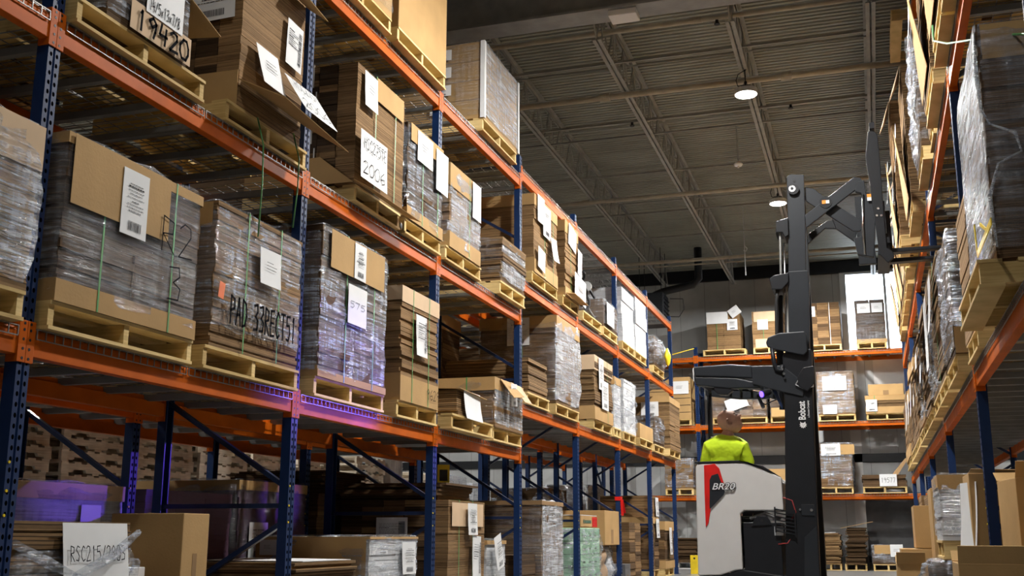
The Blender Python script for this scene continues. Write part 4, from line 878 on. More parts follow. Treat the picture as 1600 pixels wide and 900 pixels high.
t = thing('red_ribbon', 'red ribbon of plastic tied round the sixth post at floor carton height', 'ribbon', (XL+.012, Yp(6), 1.30))
mb = MB(); mb.box(-.09, .008, -.055, .055, -.03, .03); mb.bar((.01, .02, -.02), (.03, .10, -.22), .04, .004); mb.bar((.01, -.02, -.02), (.03, -.06, -.26), .04, .004); mb.build('ribbon_knot', 'red', t)
# ------------------------------------------------------------------ rear left rack
def RL(y0, y1, z, h, label, **k): return load('L', XR2+.02, y0, z, y1-y0, k.pop('d', 1.0), h, label, **k)
RL(5.30, 6.64, 0, .92, 'purple lit film wrapped carton load on the floor behind the handwritten sheet stack', style='white', wrap='wrap', amp=.01, capd=.10, capm='pale', name='wrapped_load', cat='wrapped load', labs=(dict(f='f', u=.9, z=.55, w=.2, h=.24, kind='none', off=.02),))
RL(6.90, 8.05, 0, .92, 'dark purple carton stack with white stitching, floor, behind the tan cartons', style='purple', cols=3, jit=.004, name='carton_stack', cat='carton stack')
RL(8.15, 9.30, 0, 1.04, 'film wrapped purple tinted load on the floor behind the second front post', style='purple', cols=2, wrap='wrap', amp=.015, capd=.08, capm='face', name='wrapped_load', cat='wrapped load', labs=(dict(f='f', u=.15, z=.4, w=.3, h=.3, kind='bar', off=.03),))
RL(9.55, 10.6, 0, .98, 'dark strapped bundle stack deep on the floor behind the ragged low stack', style='brick', cols=3, straps=(.3,), labs=(dict(f='n', u=.3, z=.45, w=.4, h=.25, kind='bar'),))
load('L', XR2+.02, 9.6, 1.125, .95, .95, .22, 'second heap of dark flattened cardboard, behind first heap', style='dark', pal=False, jit=.05, lay=.02)
RL(10.7, 11.75, 0, 1.0, 'dark bundle stack on the floor behind the tall labelled floor load', style='dark', cols=3)
RL(12.2, 13.4, 0, 1.08, 'dark purple wrapped load on the floor behind the fourth front post', style='purple', wrap='wrapc', name='wrapped_load', cat='wrapped load')
RL(14.9, 16.1, 0, 1.0, 'wrapped brown load on the rear floor behind the green cartons', style='sheet', wrap='wrap', name='wrapped_load', cat='wrapped load')
RL(19.95, 21.4, 0, 1.5, 'tall pale load under loose clear film on the rear floor past the seventh post', style='white', wrap='wrapd', amp=.06, name='wrapped_load', cat='wrapped load')
RL(17.5, 18.6, 0, 1.35, 'tall rear floor load draped in clear film behind the sixth post', style='dark', wrap='wrapw', amp=.1, name='wrapped_load', cat='wrapped load')
for (n, lv, y0, y1, h, st, nm, kw) in (
    (1, 'lowest', 4.3, 5.45, .9, 'dark', 'behind the dark stack with the tan panel', {}), (2, 'lowest', 6.95, 8.1, 1.05, 'dark', 'behind the purple lit stack', dict(wrap='wrap')), (2, 'lowest', 8.2, 9.25, .8, 'sheet', 'behind the stack marked 9629', {}),
    (3, 'lowest', 9.5, 10.6, 1.05, 'dark', 'wrapped, right of the third post', dict(wrap='wrapw', amp=.05)), (3, 'lowest', 10.75, 11.8, 1.15, 'sheet', 'with a tan lid, left of the fourth post', dict(capd=.25, labs=(dict(f='n', u=.2, z=.75, w=.3, h=.4, kind='bar'),))),
    (4, 'lowest', 12.1, 13.3, 1.1, 'brick', 'right of the fourth post', dict(capd=.2)), (5, 'lowest', 14.7, 15.9, 1.0, 'coarse', 'past the fifth post', {}), (6, 'lowest', 17.3, 18.5, .5, 'sheet', 'past the sixth post', dict(capd=.2)), (7, 'lowest', 20.1, 21.3, .6, 'sheet', 'past the seventh post', dict(capd=.2)),
    (1, 'middle', 4.3, 5.45, .9, 'dark', 'behind the stack marked 19420', {}), (2, 'middle', 8.2, 9.25, .95, 'dark', 'behind the shiny film stack', {}),
    (3, 'middle', 9.5, 10.6, 1.0, 'brick', 'right of the third post', dict(capd=.25)), (3, 'middle', 10.75, 11.8, 1.15, 'brick', 'left of the fourth post', dict(capd=.28, labs=(dict(f='f', u=.2, z=.5, w=.4, h=.35, kind='bar', off=.03),))),
    (4, 'middle', 12.1, 13.3, .95, 'dark', 'right of the fourth post', {}), (5, 'middle', 14.75, 15.95, 1.0, 'sheet', 'past the fifth post', dict(capd=.2)), (5, 'middle', 16.0, 17.0, .9, 'coarse', 'before the sixth post', dict(capd=.2)), (6, 'middle', 17.4, 18.6, .95, 'sheet', 'past the sixth post', {}),
    (4, 'top', 12.2, 13.3, 1.2, 'dark', 'right of the fourth post', {}), (6, 'top', 17.4, 18.5, .7, 'white', 'past the sixth post', {})):
    RL(y0, y1, zt(n, lv), h, 'rear rack %s shelf cardboard load, %s' % (lv, nm), style=st, cols=2, **kw)
# ------------------------------------------------------------------ beyond the racks: stacks of whitewashed pallets, a drum
def notched():
    mb = MB(); w, d, h = 1.2, 1.0, .14
    for x in (0, .58, 1.16):
        pass
    for y in (0, d/2-.02, d-.04):
        P = [(0, .02), (.20, .02), (.22, .055), (.42, .055), (.44, .02), (.76, .02), (.78, .055), (.98, .055), (1.0, .02), (w, .02), (w, h-.02), (0, h-.02)]
        mb.prism(P, y, y+.04, 0, 'y')
    for i in range(6): mb.box(i*(w-.12)/5, i*(w-.12)/5+.12, -.003, d+.003, h-.02, h)
    for x in (0, .54, 1.08): mb.box(x, x+.12, -.003, d+.003, 0, .02)
    return mb
pm = None
def spare(loc, label):
    global pm
    if pm is None: pm = notched().build('spare_pallet', 'oldwood'); o = pm
    else: o = pm.copy(); COL.objects.link(o)
    o.location = loc; o.rotation_euler = (0, 0, HALF + R(-.015, .015)); o['label'] = label; o['category'] = 'pallet'; o['group'] = 'whitewashed pallets stacked beyond the racks'
cnt = ['topmost', 'second from top', 'third from top', 'fourth from top', 'fifth from top', 'sixth from top', 'seventh from top', 'eighth from top', 'ninth from top', 'tenth from top', 'eleventh from top', 'twelfth from top', 'thirteenth from top', 'fourteenth from top', 'fifteenth from top', 'sixteenth from top', 'seventeenth from top']
for si, (yy, nn) in enumerate(((9.0, 16), (10.4, 17), (11.75, 16), (13.1, 17), (14.5, 15), (15.9, 15), (18.0, 15), (20.6, 14))):
    for k in range(nn):
        spare((-8.7 + R(-.02, .02), yy + R(-.02, .02), k*.141), 'pale notched pallet, %s in the %s stack from the left beyond the racks' % (cnt[nn-1-k], ordn[si+1]))
t = thing('metal_drum', 'upright grey metal drum standing high between the pallet stacks beyond the racks', 'drum', (-8.9, 19.6, 1.46)); MB().tube([(0, 0, 0), (0, 0, .78)], .36, 24).build('drum_body', 'zinc', t, smooth=False); mb = MB(); [mb.tube([(0, 0, z), (0, 0, z+.02)], .368, 24) for z in (.0, .26, .52, .76)]; mb.build('rolling_hoops', 'zinc', t)
load('L', -8.55, 19.25, 0, 1.1, 1.1, 1.28, 'wrapped load under the grey metal drum beyond the racks', style='dark', wrap='wrapc', name='wrapped_load', cat='wrapped load')
for i, (y0, h, lb_) in enumerate(((22.2, 1.85, 'nearer pale wrapped load standing far beyond the racks'), (23.8, 1.75, 'farther pale wrapped load standing beyond the racks near the back wall'))):
    load('L', -8.6, y0, 0, 1.2, 1.1, h, lb_, style='white', wrap='wrapw', name='wrapped_load', cat='wrapped load')

# ------------------------------------------------------------------ back wall rack loads
def LB(x0, x1, lv, h, label, **k):
    z = 0 if lv == 'floor' else LV_K[lv] + .1195
    return load('B', x0, YB-.05, z, x1-x0, k.pop('d', .95), h, label, **k)
LB(-3.50, -2.72, 'top', .88, 'brown stack with a white board and tilted sheets on top shelf of back rack, leftmost', style='sheet', cols=2, straps=(.3,), pw=1.0, smat='strap', labs=(dict(f='f', u=.0, z=.62, w=.50, h=.28, kind='none', off=.02), dict(f='f', u=.48, z=.45, w=.24, h=.26, kind='bar', off=.03), dict(f='f', u=.62, z=.72, w=.26, h=.22, kind='mini', off=.05, rot=.6)))
LB(-2.44, -1.72, 'top', .86, 'brown strapped stack with tan board just left of the mast, top shelf of back rack', style='sheet', straps=(.35,), labs=(dict(f='f', u=.12, z=.42, w=.24, h=.24, kind='mini'),), extra=lambda t, w, d, h: (sheet(t, (.04, -.016, h-.25), (1, 0, 0), (0, 0, 1), w-.06, .24, 'none', None, 0, 'board_panel', 'pale'), sheet(t, (.06, -.016, .0), (1, 0, 0), (0, 0, 1), w-.08, .2, 'none', None, 0, 'board_panel', 'pale')))
LB(-1.22, -.46, 'top', .98, 'wide tan bundle stack with white strings right of the mast, top shelf', style='brick', cols=3, straps=(.18, .70), smat='strapw', labs=(dict(f='f', u=.0, z=.66, w=.22, h=.24, kind='bar', off=.03), dict(f='w', u=.1, z=.2, w=.5, h=.6, kind='none')))
LB(-.12, .52, 'top', .98, 'dark film wrapped stack with two labels in front of the bright window', style='dark', cols=2, wrap='wrap', trayh=.08, labs=(dict(f='f', u=.05, z=.68, w=.28, h=.22, kind='mini', off=.03), dict(f='f', u=.36, z=.68, w=.24, h=.22, kind='mini', off=.03)), name='wrapped_load', cat='wrapped load')
LB(-5.0, -3.95, 'middle', 1.0, 'cartons with a white label on the middle shelf of back rack, left of the post', style='box', name='carton_stack', cat='carton stack', labs=(dict(f='f', u=.62, z=.60, w=.40, h=.30, kind='mini'),), extra=lambda t, w, d, h: (lambda mb: ([mb.box(-.002, w+.002, -.003, .0, h*k/6-.006, h*k/6+.006) for k in range(1, 6)], mb.build('carton_seams', 'black', t)))(MB()))
LB(-3.45, -2.20, 'middle', .88, 'wide film wrapped stack with a tilted white sheet behind the driver, back rack', style='brick', cols=4, wrap='wrapc', labs=(dict(f='f', u=.15, z=.62, w=.3, h=.2, kind='mini', off=.03), dict(f='f', u=.38, z=.12, w=.50, h=.28, kind='mini', off=.05, rot=.32)), name='wrapped_load', cat='wrapped load')
LB(-2.12, -1.42, 'middle', .84, 'film wrapped stack with tan board partly behind the mast, back rack middle shelf', style='brick', cols=3, wrap='wrap', extra=lambda t, w, d, h: (sheet(t, (.02, -.02, .0), (1, 0, 0), (0, 0, 1), .6, .2, 'none', None, 0, 'board_panel', 'face'), lab(t, 'f', .36, .02, .24, .18, 'mini', off=.03)), name='wrapped_load', cat='wrapped load')
LB(-1.05, -.25, 'middle', .98, 'grey film wrapped load with two white labels right of the mast, back rack', style='whitebox' if False else 'sheet', cols=2, wrap='wrapw', amp=.02, labs=(dict(f='f', u=.12, z=.55, w=.52, h=.32, kind='bar', off=.03), dict(f='f', u=.10, z=.02, w=.30, h=.20, kind='mini', off=.03)), name='wrapped_load', cat='wrapped load')
LB(-.02, .85, 'middle', .40, 'tan cartons with label and green strap below the window, back rack middle shelf', style='coarse', cols=2, capd=.10, trayh=.15, straps=(.22,), labs=(dict(f='f', u=.0, z=.05, w=.24, h=.26, kind='bar', off=.03),))
t = carton((.05, YB-.05, LV_K['middle']+.1195+.14+.405), 0, .75, .8, .25, 'long tan carton lying on the strapped cartons under the window')
LB(-4.6, -3.95, 'lowest', .7, 'film covered load left of the post, lowest shelf of back rack', style='sheet', wrap='wrapw', amp=.05, name='wrapped_load', cat='wrapped load')
LB(-2.30, -1.60, 'lowest', .42, 'tan and white carton seen above the forklift hood, lowest shelf of back rack', style='dark', capd=.30, labs=(dict(f='f', u=.45, z=.15, w=.24, h=.25, kind='none', off=.03),))
LB(-1.15, -.40, 'lowest', .98, 'tall bulging film wrapped load right of the mast, lowest shelf of back rack', style='sheet', wrap='wrapw', amp=.05, belly=.02, labs=(dict(f='f', u=.1, z=.70, w=.42, h=.26, kind='bar', off=.04),), name='wrapped_load', cat='wrapped load', extra=lambda t, w, d, h: sheet(t, (.50, -.03, .72), (1, 0, 0), (0, 0, 1), .32, .22, 'none', None, 0, 'board_panel', 'face'))
LB(-.20, .72, 'lowest', .26, 'low dark flat stack with a white card marked 19577, back rack', style='dark', jit=.02, labs=(dict(f='f', u=.36, z=.01, w=.36, h=.26, kind='none', text=['19577'], off=.04, ts=.10),), extra=lambda t, w, d, h: flap(t, [(.62, -.02, .25), (.75, -.04, .25), (1.0, .1, .62), (.93, .12, .62)], 'faced'))
LB(-4.80, -3.92, 'floor', .55, 'dark ragged cardboard pile on the floor between the rack end and forklift', style='dark', jit=.04, lay=.03, palmat='white', pl='white plastic pallet on the floor between rack end and forklift')
LB(-1.20, -.76, 'floor', .66, 'ragged tan cardboard pile on a floor pallet just right of the mast', style='coarse', jit=.03, lay=.03, pw=.46, extra=lambda t, w, d, h: flap(t, [(-.02, -.02, h), (w-.1, -.02, h+.01), (w-.1, .8, h+.02), (-.02, .8, h)], 'paper', name='top_sheet'))
LB(-.66, -.24, 'floor', .78, 'taller dark ragged cardboard pile leaning on the floor, right of the tan pile', style='dark', jit=.035, lay=.025, lean=.06, pw=.46, extra=lambda t, w, d, h: flap(t, [(-.08, -.02, h-.02), (w+.2, -.02, h+.12), (w+.2, .7, h+.14), (-.08, .7, h)], 'faced', name='top_sheet'))
LB(-.10, .54, 'floor', .40, 'low film wrapped box with tan board and white sheet on the far floor', style='dark', wrap='wrapw', amp=.05, pw=.62, labs=(dict(f='f', u=.38, z=.16, w=.26, h=.26, kind='mini', off=.03),), name='wrapped_load', cat='wrapped load', extra=lambda t, w, d, h: sheet(t, (.05, -.025, .22), (1, 0, 0), (0, 0, 1), .35, .19, 'none', None, 0, 'board_panel', 'face'))
mb = MB(); mb.tube([(-5.4, YB-.05, 4.78), (-4.6, YB-.06, 4.90), (-3.82, YB-.05, 5.08)], .012, 6); tag(mb.build('yellow_rope', 'yellow', smooth=True), 'yellow rope slung to the blue post top of the back rack', 'rope')

# ------------------------------------------------------------------ right rack loads, fronts towards the aisle on the left
XG = XR - .10
def LR(y0, y1, lv, h, label, **k):
    z = LV_R[lv] + .1395 if lv != 'floor' else 0
    return load('R', k.pop('x', XG), y0, z, y1-y0, k.pop('d', 1.05), h, label, **k)
def atx(u, v, X):           # where the line of sight meets the upright plane at X along the aisle
    d = CAM_F * FPX + CAM_R * (u - 800) - CAM_U * (v - 450)
    return CAM_P + d * (X / d.x)
def exr(t, w, d, h):     # local x = w is the side nearest the camera
    def q(u, v): p = atx(u, v, .60); return (6.95 - p.y, -.045, p.z - 2.065)
    mb = MB(); mb.bar(q(1519, 352), q(1524, 398), .035, .005, up=(0, 1, 0)); mb.bar(q(1524, 398), q(1545, 345), .035, .005, up=(0, 1, 0)); mb.bar(q(1528, 350), q(1537, 358), .018, .005, up=(0, 1, 0)); mb.build('yellow_tape', 'yellow', t)
    lab(t, 'w', .12, .10, .22, .55, 'none', off=.008, mat='face'); sheet(t, (w+.010, .02, h-.20), (0, 1, 0), (0, 0, 1), d-.05, .19, 'none', None, 0, 'board_panel', 'face')
    mb = MB(); mb.tube([(w+.01, -.01, h-.05), (w+.03, -.02, h*.8), (w+.01, -.01, h*.62), (w+.035, .02, h*.55), (w+.05, .13, h*.50), (w+.05, .15, h*.42), (w+.04, .04, h*.38), (w+.02, -.01, h*.25), (w+.03, .0, .05)], [.005, .012, .007, .005, .010, .007, .005, .012, .005], 6); mb.build('film_edge', 'wrapd', t, smooth=True)
LR(5.70, 6.95, 'lowest', 1.24, 'large film wrapped load with pale front and yellow tape at the right edge', style='dark', wrap='wrapd', amp=.015, name='wrapped_load', cat='wrapped load', extra=exr, x=XG, px=.56, fmat=1)
LR(7.62, 8.38, 'lowest', .9, 'brown stack hidden behind the nearest right post, lowest shelf', style='sheet', x=XG+.05)
LR(8.74, 9.76, 'lowest', .95, 'bulging film wrapped load past the nearest right post, lowest shelf', style='dark', wrap='wrapw', amp=.05, belly=.02, name='wrapped_load', cat='wrapped load', extra=lambda t, w, d, h: (flap(t, [(w-.1, -.03, .10), (w+.04, -.03, .10), (w+.06, -.14, -.12), (w-.1, -.14, -.12)], 'face'), flap(t, [(w+.02, .0, .005), (w+.02, .9, .005), (w+.03, .9, .2), (w+.03, .0, .2)], 'face')))
LR(9.95, 11.0, 'lowest', 1.10, 'brown stack with paper sheet hanging in the second bay of right rack, lowest shelf', style='coarse', straps=(.5,), labs=(dict(f='f', u=.2, z=.5, w=.4, h=.5, kind='bar', off=.04, curl=.03),), jit=.02)
LR(11.1, 12.1, 'lowest', 1.2, 'white filmed stack just before the second right post, lowest shelf', style='coarse', wrap='wrapw', amp=.05, name='wrapped_load', cat='wrapped load', labs=(dict(f='f', u=.2, z=.3, w=.5, h=.7, kind='none', off=.04, curl=.01),), wz=(0, .9))
for i, (y0, y1, h, st, wr, nm) in enumerate(((12.4, 13.5, 1.2, 'coarse', None, 'first'), (13.6, 14.7, 1.0, 'sheet', 'wrapw', 'second'), (14.8, 15.85, 1.15, 'coarse', None, 'third'))):
    LR(y0, y1, 'lowest', h, 'right rack third bay lowest shelf load, %s from near end' % nm, style=st, wrap=wr, amp=.05, jit=.02, labs=(dict(f='f', u=.3, z=.35, w=.35, h=.5, kind='bar', off=.05, curl=.02),), extra=lambda t, w, d, h: flap(t, [(.1, -.03, h-.3), (w-.1, -.03, h-.3), (w-.1, -.14, h-.55), (.1, -.12, h-.5)], 'face'))
for i, (y0, y1, h, st, nm) in enumerate(((16.1, 17.2, 1.1, 'sheet', 'first'), (17.3, 18.4, 1.2, 'coarse', 'second'), (18.5, 19.5, .95, 'sheet', 'third'))):
    LR(y0, y1, 'lowest', h, 'right rack fourth bay lowest shelf load, %s from near end' % nm, style=st, capd=.2, labs=(dict(f='f', u=.3, z=.35, w=.35, h=.45, kind='bar', off=.05, curl=.02),))
for i, (y0, y1, h, st, nm) in enumerate(((19.9, 21.0, 1.1, 'coarse', 'first'), (21.1, 22.2, 1.0, 'sheet', 'second'))):
    LR(y0, y1, 'lowest', h, 'right rack farthest bay lowest shelf load, %s from near end' % nm, style=st, trayh=.2)
def exm(k):
    def f(t, w, d, h):
        flap(t, [(.08, -.02, .05), (w-.08, -.02, .05), (w-.10, -.10-.03*k, h*.55), (.12, -.06, h*.6)], 'face'); lab(t, 'f', .35, h*.35, .34, .5, 'bar', off=.07+.02*k, curl=.03, rot=.05*k-.05)
        flap(t, [(w*.55, -.02, h-.02), (w+.02, -.02, h-.02), (w+.02, -.10, h-.30), (w*.55, -.14, h-.25)], 'pale')
    return f
LR(5.2, 6.3, 'middle', 1.2, 'brown stack high in the nearest bay of right rack, partly behind the beam', style='coarse', x=XG+.12)
LR(6.4, 7.45, 'middle', 1.6, 'tall stack with standing tan boards at the top right, nearest bay of right rack', style='coarse', straps=(.3,), extra=exm(1))
LR(7.5, 8.4, 'middle', 1.5, 'stack with standing tan boards just before the nearest right post, middle shelf', style='sheet', extra=exm(0))
LR(8.72, 9.75, 'middle', 1.35, 'tan board covered stack just past the nearest right post, middle shelf', style='coarse', extra=exm(1))
LR(9.88, 10.42, 'middle', 1.25, 'narrow brown stack in the second bay of right rack, middle shelf', style='sheet', x=XG+.06)
LR(10.58, 11.62, 'middle', 1.28, 'crumpled silver film wrapped load above the fork tips, second bay of right rack', style='dark', wrap='wrapw', amp=.06, belly=.02, name='wrapped_load', cat='wrapped load')
for i, (y0, y1, h, st, nm, k) in enumerate(((12.4, 13.5, 1.6, 'coarse', 'first', 1), (13.88, 15.0, 1.75, 'sheet', 'second', 0), (15.1, 15.85, 1.5, 'coarse', 'third', 1))):
    LR(y0, y1, 'middle', h, 'right rack third bay middle shelf load, %s from near end' % nm, style=st, extra=exm(k), x=XG-.04-.09*(i == 1))
for i, (y0, y1, h, st, nm, k) in enumerate(((16.1, 17.2, 1.6, 'sheet', 'first', 0), (17.3, 18.4, 1.5, 'coarse', 'second', 1), (18.5, 19.5, 1.6, 'coarse', 'third', 0))):
    LR(y0, y1, 'middle', h, 'right rack fourth bay middle shelf load, %s from near end' % nm, style=st, extra=exm(k))
LR(19.9, 21.1, 'middle', 1.4, 'load on the middle shelf of right rack, farthest bay near the window', style='sheet', extra=exm(1))
pallet((XG, 10.0, LV_R['top']+.1395), -HALF, 1.15, 1.1, 'empty pine pallet near the roof on the top shelf of right rack, second bay')
pallet((XG-.10, 13.6, LV_R['top']+.1395), -HALF, 1.2, 1.2, 'pine pallet jutting out near the roof, right rack top shelf')
# strap loops
mb = MB(); mb.tube([tuple(at(*q)) for q in ((1457, 40, 7.4), (1459, 64, 7.3), (1480, 68, 7.0), (1520, 62, 6.4), (1560, 55, 5.9), (1606, 53, 5.5), (1660, 60, 5.2))], .007, 6)
# floor level right
def cart_r(x, y, z, w, d, h, label, op=False, group=None, mat='face'): return carton((x, y, z), 0, w, d, h, label, group, op, mat)
cart_r(.44, 7.0, 0, 1.3, .55, .585, 'tan carton in the bottom right corner, nearest the camera', True)
t = cart_r(.66, 8.64, .0, .34, .55, 1.18, 'tall tan carton standing just left of the nearest right post', False)
flap(t, [(.0, .0, 1.18), (.34, .0, 1.18), (.34, -.02, 1.20), (.02, -.01, 1.21)], 'face')
sheet(t, (-.04, .30, .50), (.25, -.97, 0), (0, 0, 1), .34, .62, 'bar', None, .05)
carton((.86, 7.68, .0), .10, .60, .55, 1.10, 'large crumpled tan carton at the right edge behind the nearest post', None, True)
load('R', .50, 9.42, .705, .85, .42, .50, 'film wrapped block of cardboard beside the tall tan carton, near the right post', style='white', pal=False, wrap='wrapw', amp=.015, capd=.10, name='wrapped_load', cat='wrapped load', labs=(dict(f='w', u=.14, z=.20, w=.18, h=.12, kind='none'),))
pallet((.49, 10.27, .565), -HALF, .85, .50, 'pine pallet under the film wrapped cardboard block near the right post')
load('R', .40, 9.46, .0, .78, .55, .54, 'crumpled film covered bundle low on the floor at the bottom right', style='dark', pal=False, wrap='wrapw', amp=.10, belly=.06, name='wrapped_load', cat='wrapped load')
cart_r(.48, 10.45, 0, .42, .6, 1.15, 'tall narrow tan carton behind the film wrapped block', False)
cart_r(.36, 11.45, .625, .45, .62, .40, 'square tan carton standing on lower cartons, right rack floor level', False)
cart_r(.22, 11.4, 0, .62, .70, .62, 'low tan carton under the square tan carton, right rack floor', False)
cart_r(.16, 10.6, 0, .24, .5, .50, 'small open tan carton at the foot of the right rack', True)
cart_r(.60, 13.0, 0, .55, .8, .62, 'tan carton on the floor in the third bay of right rack', False)
load('R', .70, 14.1, 0, .9, .9, 1.0, 'grey filmed load on the floor, third bay of right rack', style='dark', wrap='wrapw', name='wrapped_load', cat='wrapped load')
load('R', .70, 16.2, 0, 1.1, .9, 1.15, 'brown stack on the floor, fourth bay of right rack', style='coarse')
load('R', .70, 18.0, 0, 1.1, .9, 1.2, 'second brown stack on the floor, fourth bay of right rack', style='sheet')
load('R', .70, 20.2, 0, 1.1, .9, 1.1, 'brown stack on the floor, farthest bay of right rack', style='sheet', capd=.2)
mb.build('green_strap', 'strap', smooth=True); o = bpy.context.scene.objects['green_strap']; tag(o, 'loose green plastic strap sweeping across the top right corner', 'strap')
for (y, z0, z1, nm, sw) in ((5.95, 3.30, 2.62, 'left', .10), (6.42, 3.36, 2.80, 'right', .07)):
    mb = MB(); mb.tube([(XF+.03, y, z0+.10), (XF+.09, y-.01, z0-.10), (XF+.06, y+.02+sw*.3, (z0+z1)/2), (XF+.02, y+sw, z1)], .005, 6); o = mb.build('dangling_strap', 'strap', smooth=True); tag(o, 'green strap end dangling from the drooping flap load, the %s one' % nm, 'strap')

# ------------------------------------------------------------------ the reach truck, side on, lifting a pallet to the right rack
TN, TF = 11.05, 12.05            # its near and far sides, measured down the aisle
def pp(pts, Y=TN): return [(at(u, v, Y).x, at(u, v, Y).z) for u, v in pts]
rt = thing('reach_truck', 'white and black reach truck lettered BR20 with its mast raised beside the right rack', 'forklift', (-1.2, 11.55, 0))
def tp(name, mt, polys, bevel=.006, smooth=False, lbl=None):
    mb = MB()
    for poly, y0, y1 in polys: mb.prism(poly, y0, y1, 0, 'y')
    return mb.build(name, mt, rt, world=True, bevel=bevel, label=lbl)
# body shell: near and far flanks, tail, hood
side = [(-1.665, .36), (-1.655, 1.40), (-1.63, 1.435), (-1.14, 1.435), (-.83, 1.285), (-.825, .975), (-1.20, .975), (-1.235, .945), (-1.235, .42), (-1.30, .415), (-1.45, .365)]
tp('side_panel', 'white', [(side, TN, TN+.09)], .012); tp('side_panel', 'white', [(side, TF-.09, TF)], .012)
tp('tail_panel', 'white', [([(-1.665, .36), (-1.655, 1.40), (-1.63, 1.435), (-1.57, 1.435), (-1.57, .36)], TN+.09, TF-.09)], .008)
tp('hood', 'white', [([(-1.02, 1.34), (-.83, 1.25), (-.83, .98), (-1.02, .98)], TN+.09, TF-.09)], .01)
tp('chassis', 'black', [([(-1.66, .06), (-1.665, .355), (-1.45, .36), (-1.29, .41), (-1.235, .42), (-.80, .36), (-.56, .30), (-.56, .06)], TN+.01, TF-.01)], .01)
tp('top_rim', 'black', [([(-1.665, 1.436), (-1.65, 1.452), (-1.24, 1.458), (-1.0, 1.40), (-.90, 1.335), (-.93, 1.335), (-1.14, 1.437)], TN-.006, TN+.10), ([(-1.665, 1.436), (-1.65, 1.452), (-1.24, 1.458), (-1.0, 1.40), (-.90, 1.335), (-.93, 1.335), (-1.14, 1.437)], TF-.10, TF+.006)], .003)
tp('seat', 'black', [([(-1.55, .55), (-1.12, .55), (-1.10, .93), (-1.40, .93), (-1.44, 1.36), (-1.55, 1.38)], 11.3, 11.8)], .03)
tp('taillight', 'red', [(pp([(1100, 727), (1117, 725), (1124, 732), (1132, 758), (1130, 762), (1112, 768), (1110, 800), (1107, 818), (1103, 824), (1101, 770)]), TN-.012, TN+.004)], .004, lbl='red glossy side light strip')
tp('dark_inset', 'dgrey', [(pp([(1109, 750), (1112, 743), (1122, 740), (1130, 762), (1133, 768), (1131, 773), (1112, 793), (1109, 795)]), TN-.016, TN-.008)], .002)
# battery
bt = tp('battery', 'black', [([(-1.215, .10), (-1.215, .865), (-.86, .86), (-.86, .10)], TN+.02, TN+.56)], .006)
tp('battery_lug', 'black', [(pp([(1178, 812), (1183, 806), (1198, 806), (1203, 814), (1206, 820), (1174, 822)]), TN+.01, TN+.03)], .002)
mb = MB().disc((at(1190, 813, TN+.01).x, TN+.008, at(1190, 813, TN).z), .012, .003, 'y', 12); mb.build('lug_hole', 'rubber', rt, world=True)
mb = MB(); p0 = at(1210, 835, TN); mb.box(p0.x, p0.x+.085, TN+.017, TN+.0195, p0.z-.01, p0.z+.075); mb.build('battery_plate', 'lgrey', rt, world=True)
mb = MB(); mb.box(-1.10, -.93, TN+.03, TN+.14, .885, .935); mb.tube([(-1.15, TN+.05, .90), (-1.0, TN+.04, .95), (-.86, TN+.03, .89)], .016, 8); mb.build('battery_cable', 'grey', rt, world=True, smooth=False)
# grey connectors and red cables between body and mast
mb = MB(); c = at(1217, 777, TN); mb.tube([(c.x-.06, TN+.03, c.z), (c.x+.03, TN+.03, c.z)], .028, 10); mb.tube([(c.x-.06, TN+.03, c.z-.075), (c.x+.03, TN+.03, c.z-.075)], .028, 10); mb.build('power_connector', 'lgrey', rt, world=True)
mb = MB(); mb.tube([(c.x+.03, TN+.02, c.z), (c.x+.12, TN+.01, c.z-.03), (c.x+.15, TN+.01, c.z-.14), (c.x+.10, TN+.01, c.z-.22)], .006, 8); mb.tube([(c.x-.03, TN+.02, c.z-.44), (c.x+.06, TN+.01, c.z-.43), (c.x+.11, TN+.02, c.z-.36)], .006, 8); mb.build('power_cable', 'cable', rt, world=True, smooth=True)
mb = MB(); q = at(1218, 792, TN)
for k in range(7): mb.bar((q.x-.045, TN-.01, q.z-.02-k*.034), (q.x+.14, TN-.01, q.z-.055-k*.034), .012, .012)
mb.bar((q.x-.045, TN-.008, q.z), (q.x-.045, TN-.008, q.z-.24), .014, .014); mb.bar((q.x+.14, TN-.008, q.z-.03), (q.x+.14, TN-.008, q.z-.29), .014, .014); mb.build('vent_grille', 'black', rt, world=True)
# wheels
for x, y0, y1, r in ((-1.42, TN+.35, TN+.50, .165), (-.66, TN+.02, TN+.12, .14), (-.66, TF-.12, TF-.02, .14), (-.35, TN+.02, TN+.14, .14), (-.35, TF-.14, TF-.02, .14)): MB().tube([(x, y0, r), (x, y1, r)], r, 24).build('wheel', 'rubber', rt, world=True)
tp('straddle_leg', 'black', [([(-.58, .10), (-.58, .26), (-.20, .20), (-.18, .10)], TN+.01, TN+.15), ([(-.58, .10), (-.58, .26), (-.20, .20), (-.18, .10)], TF-.15, TF-.01)], .01)
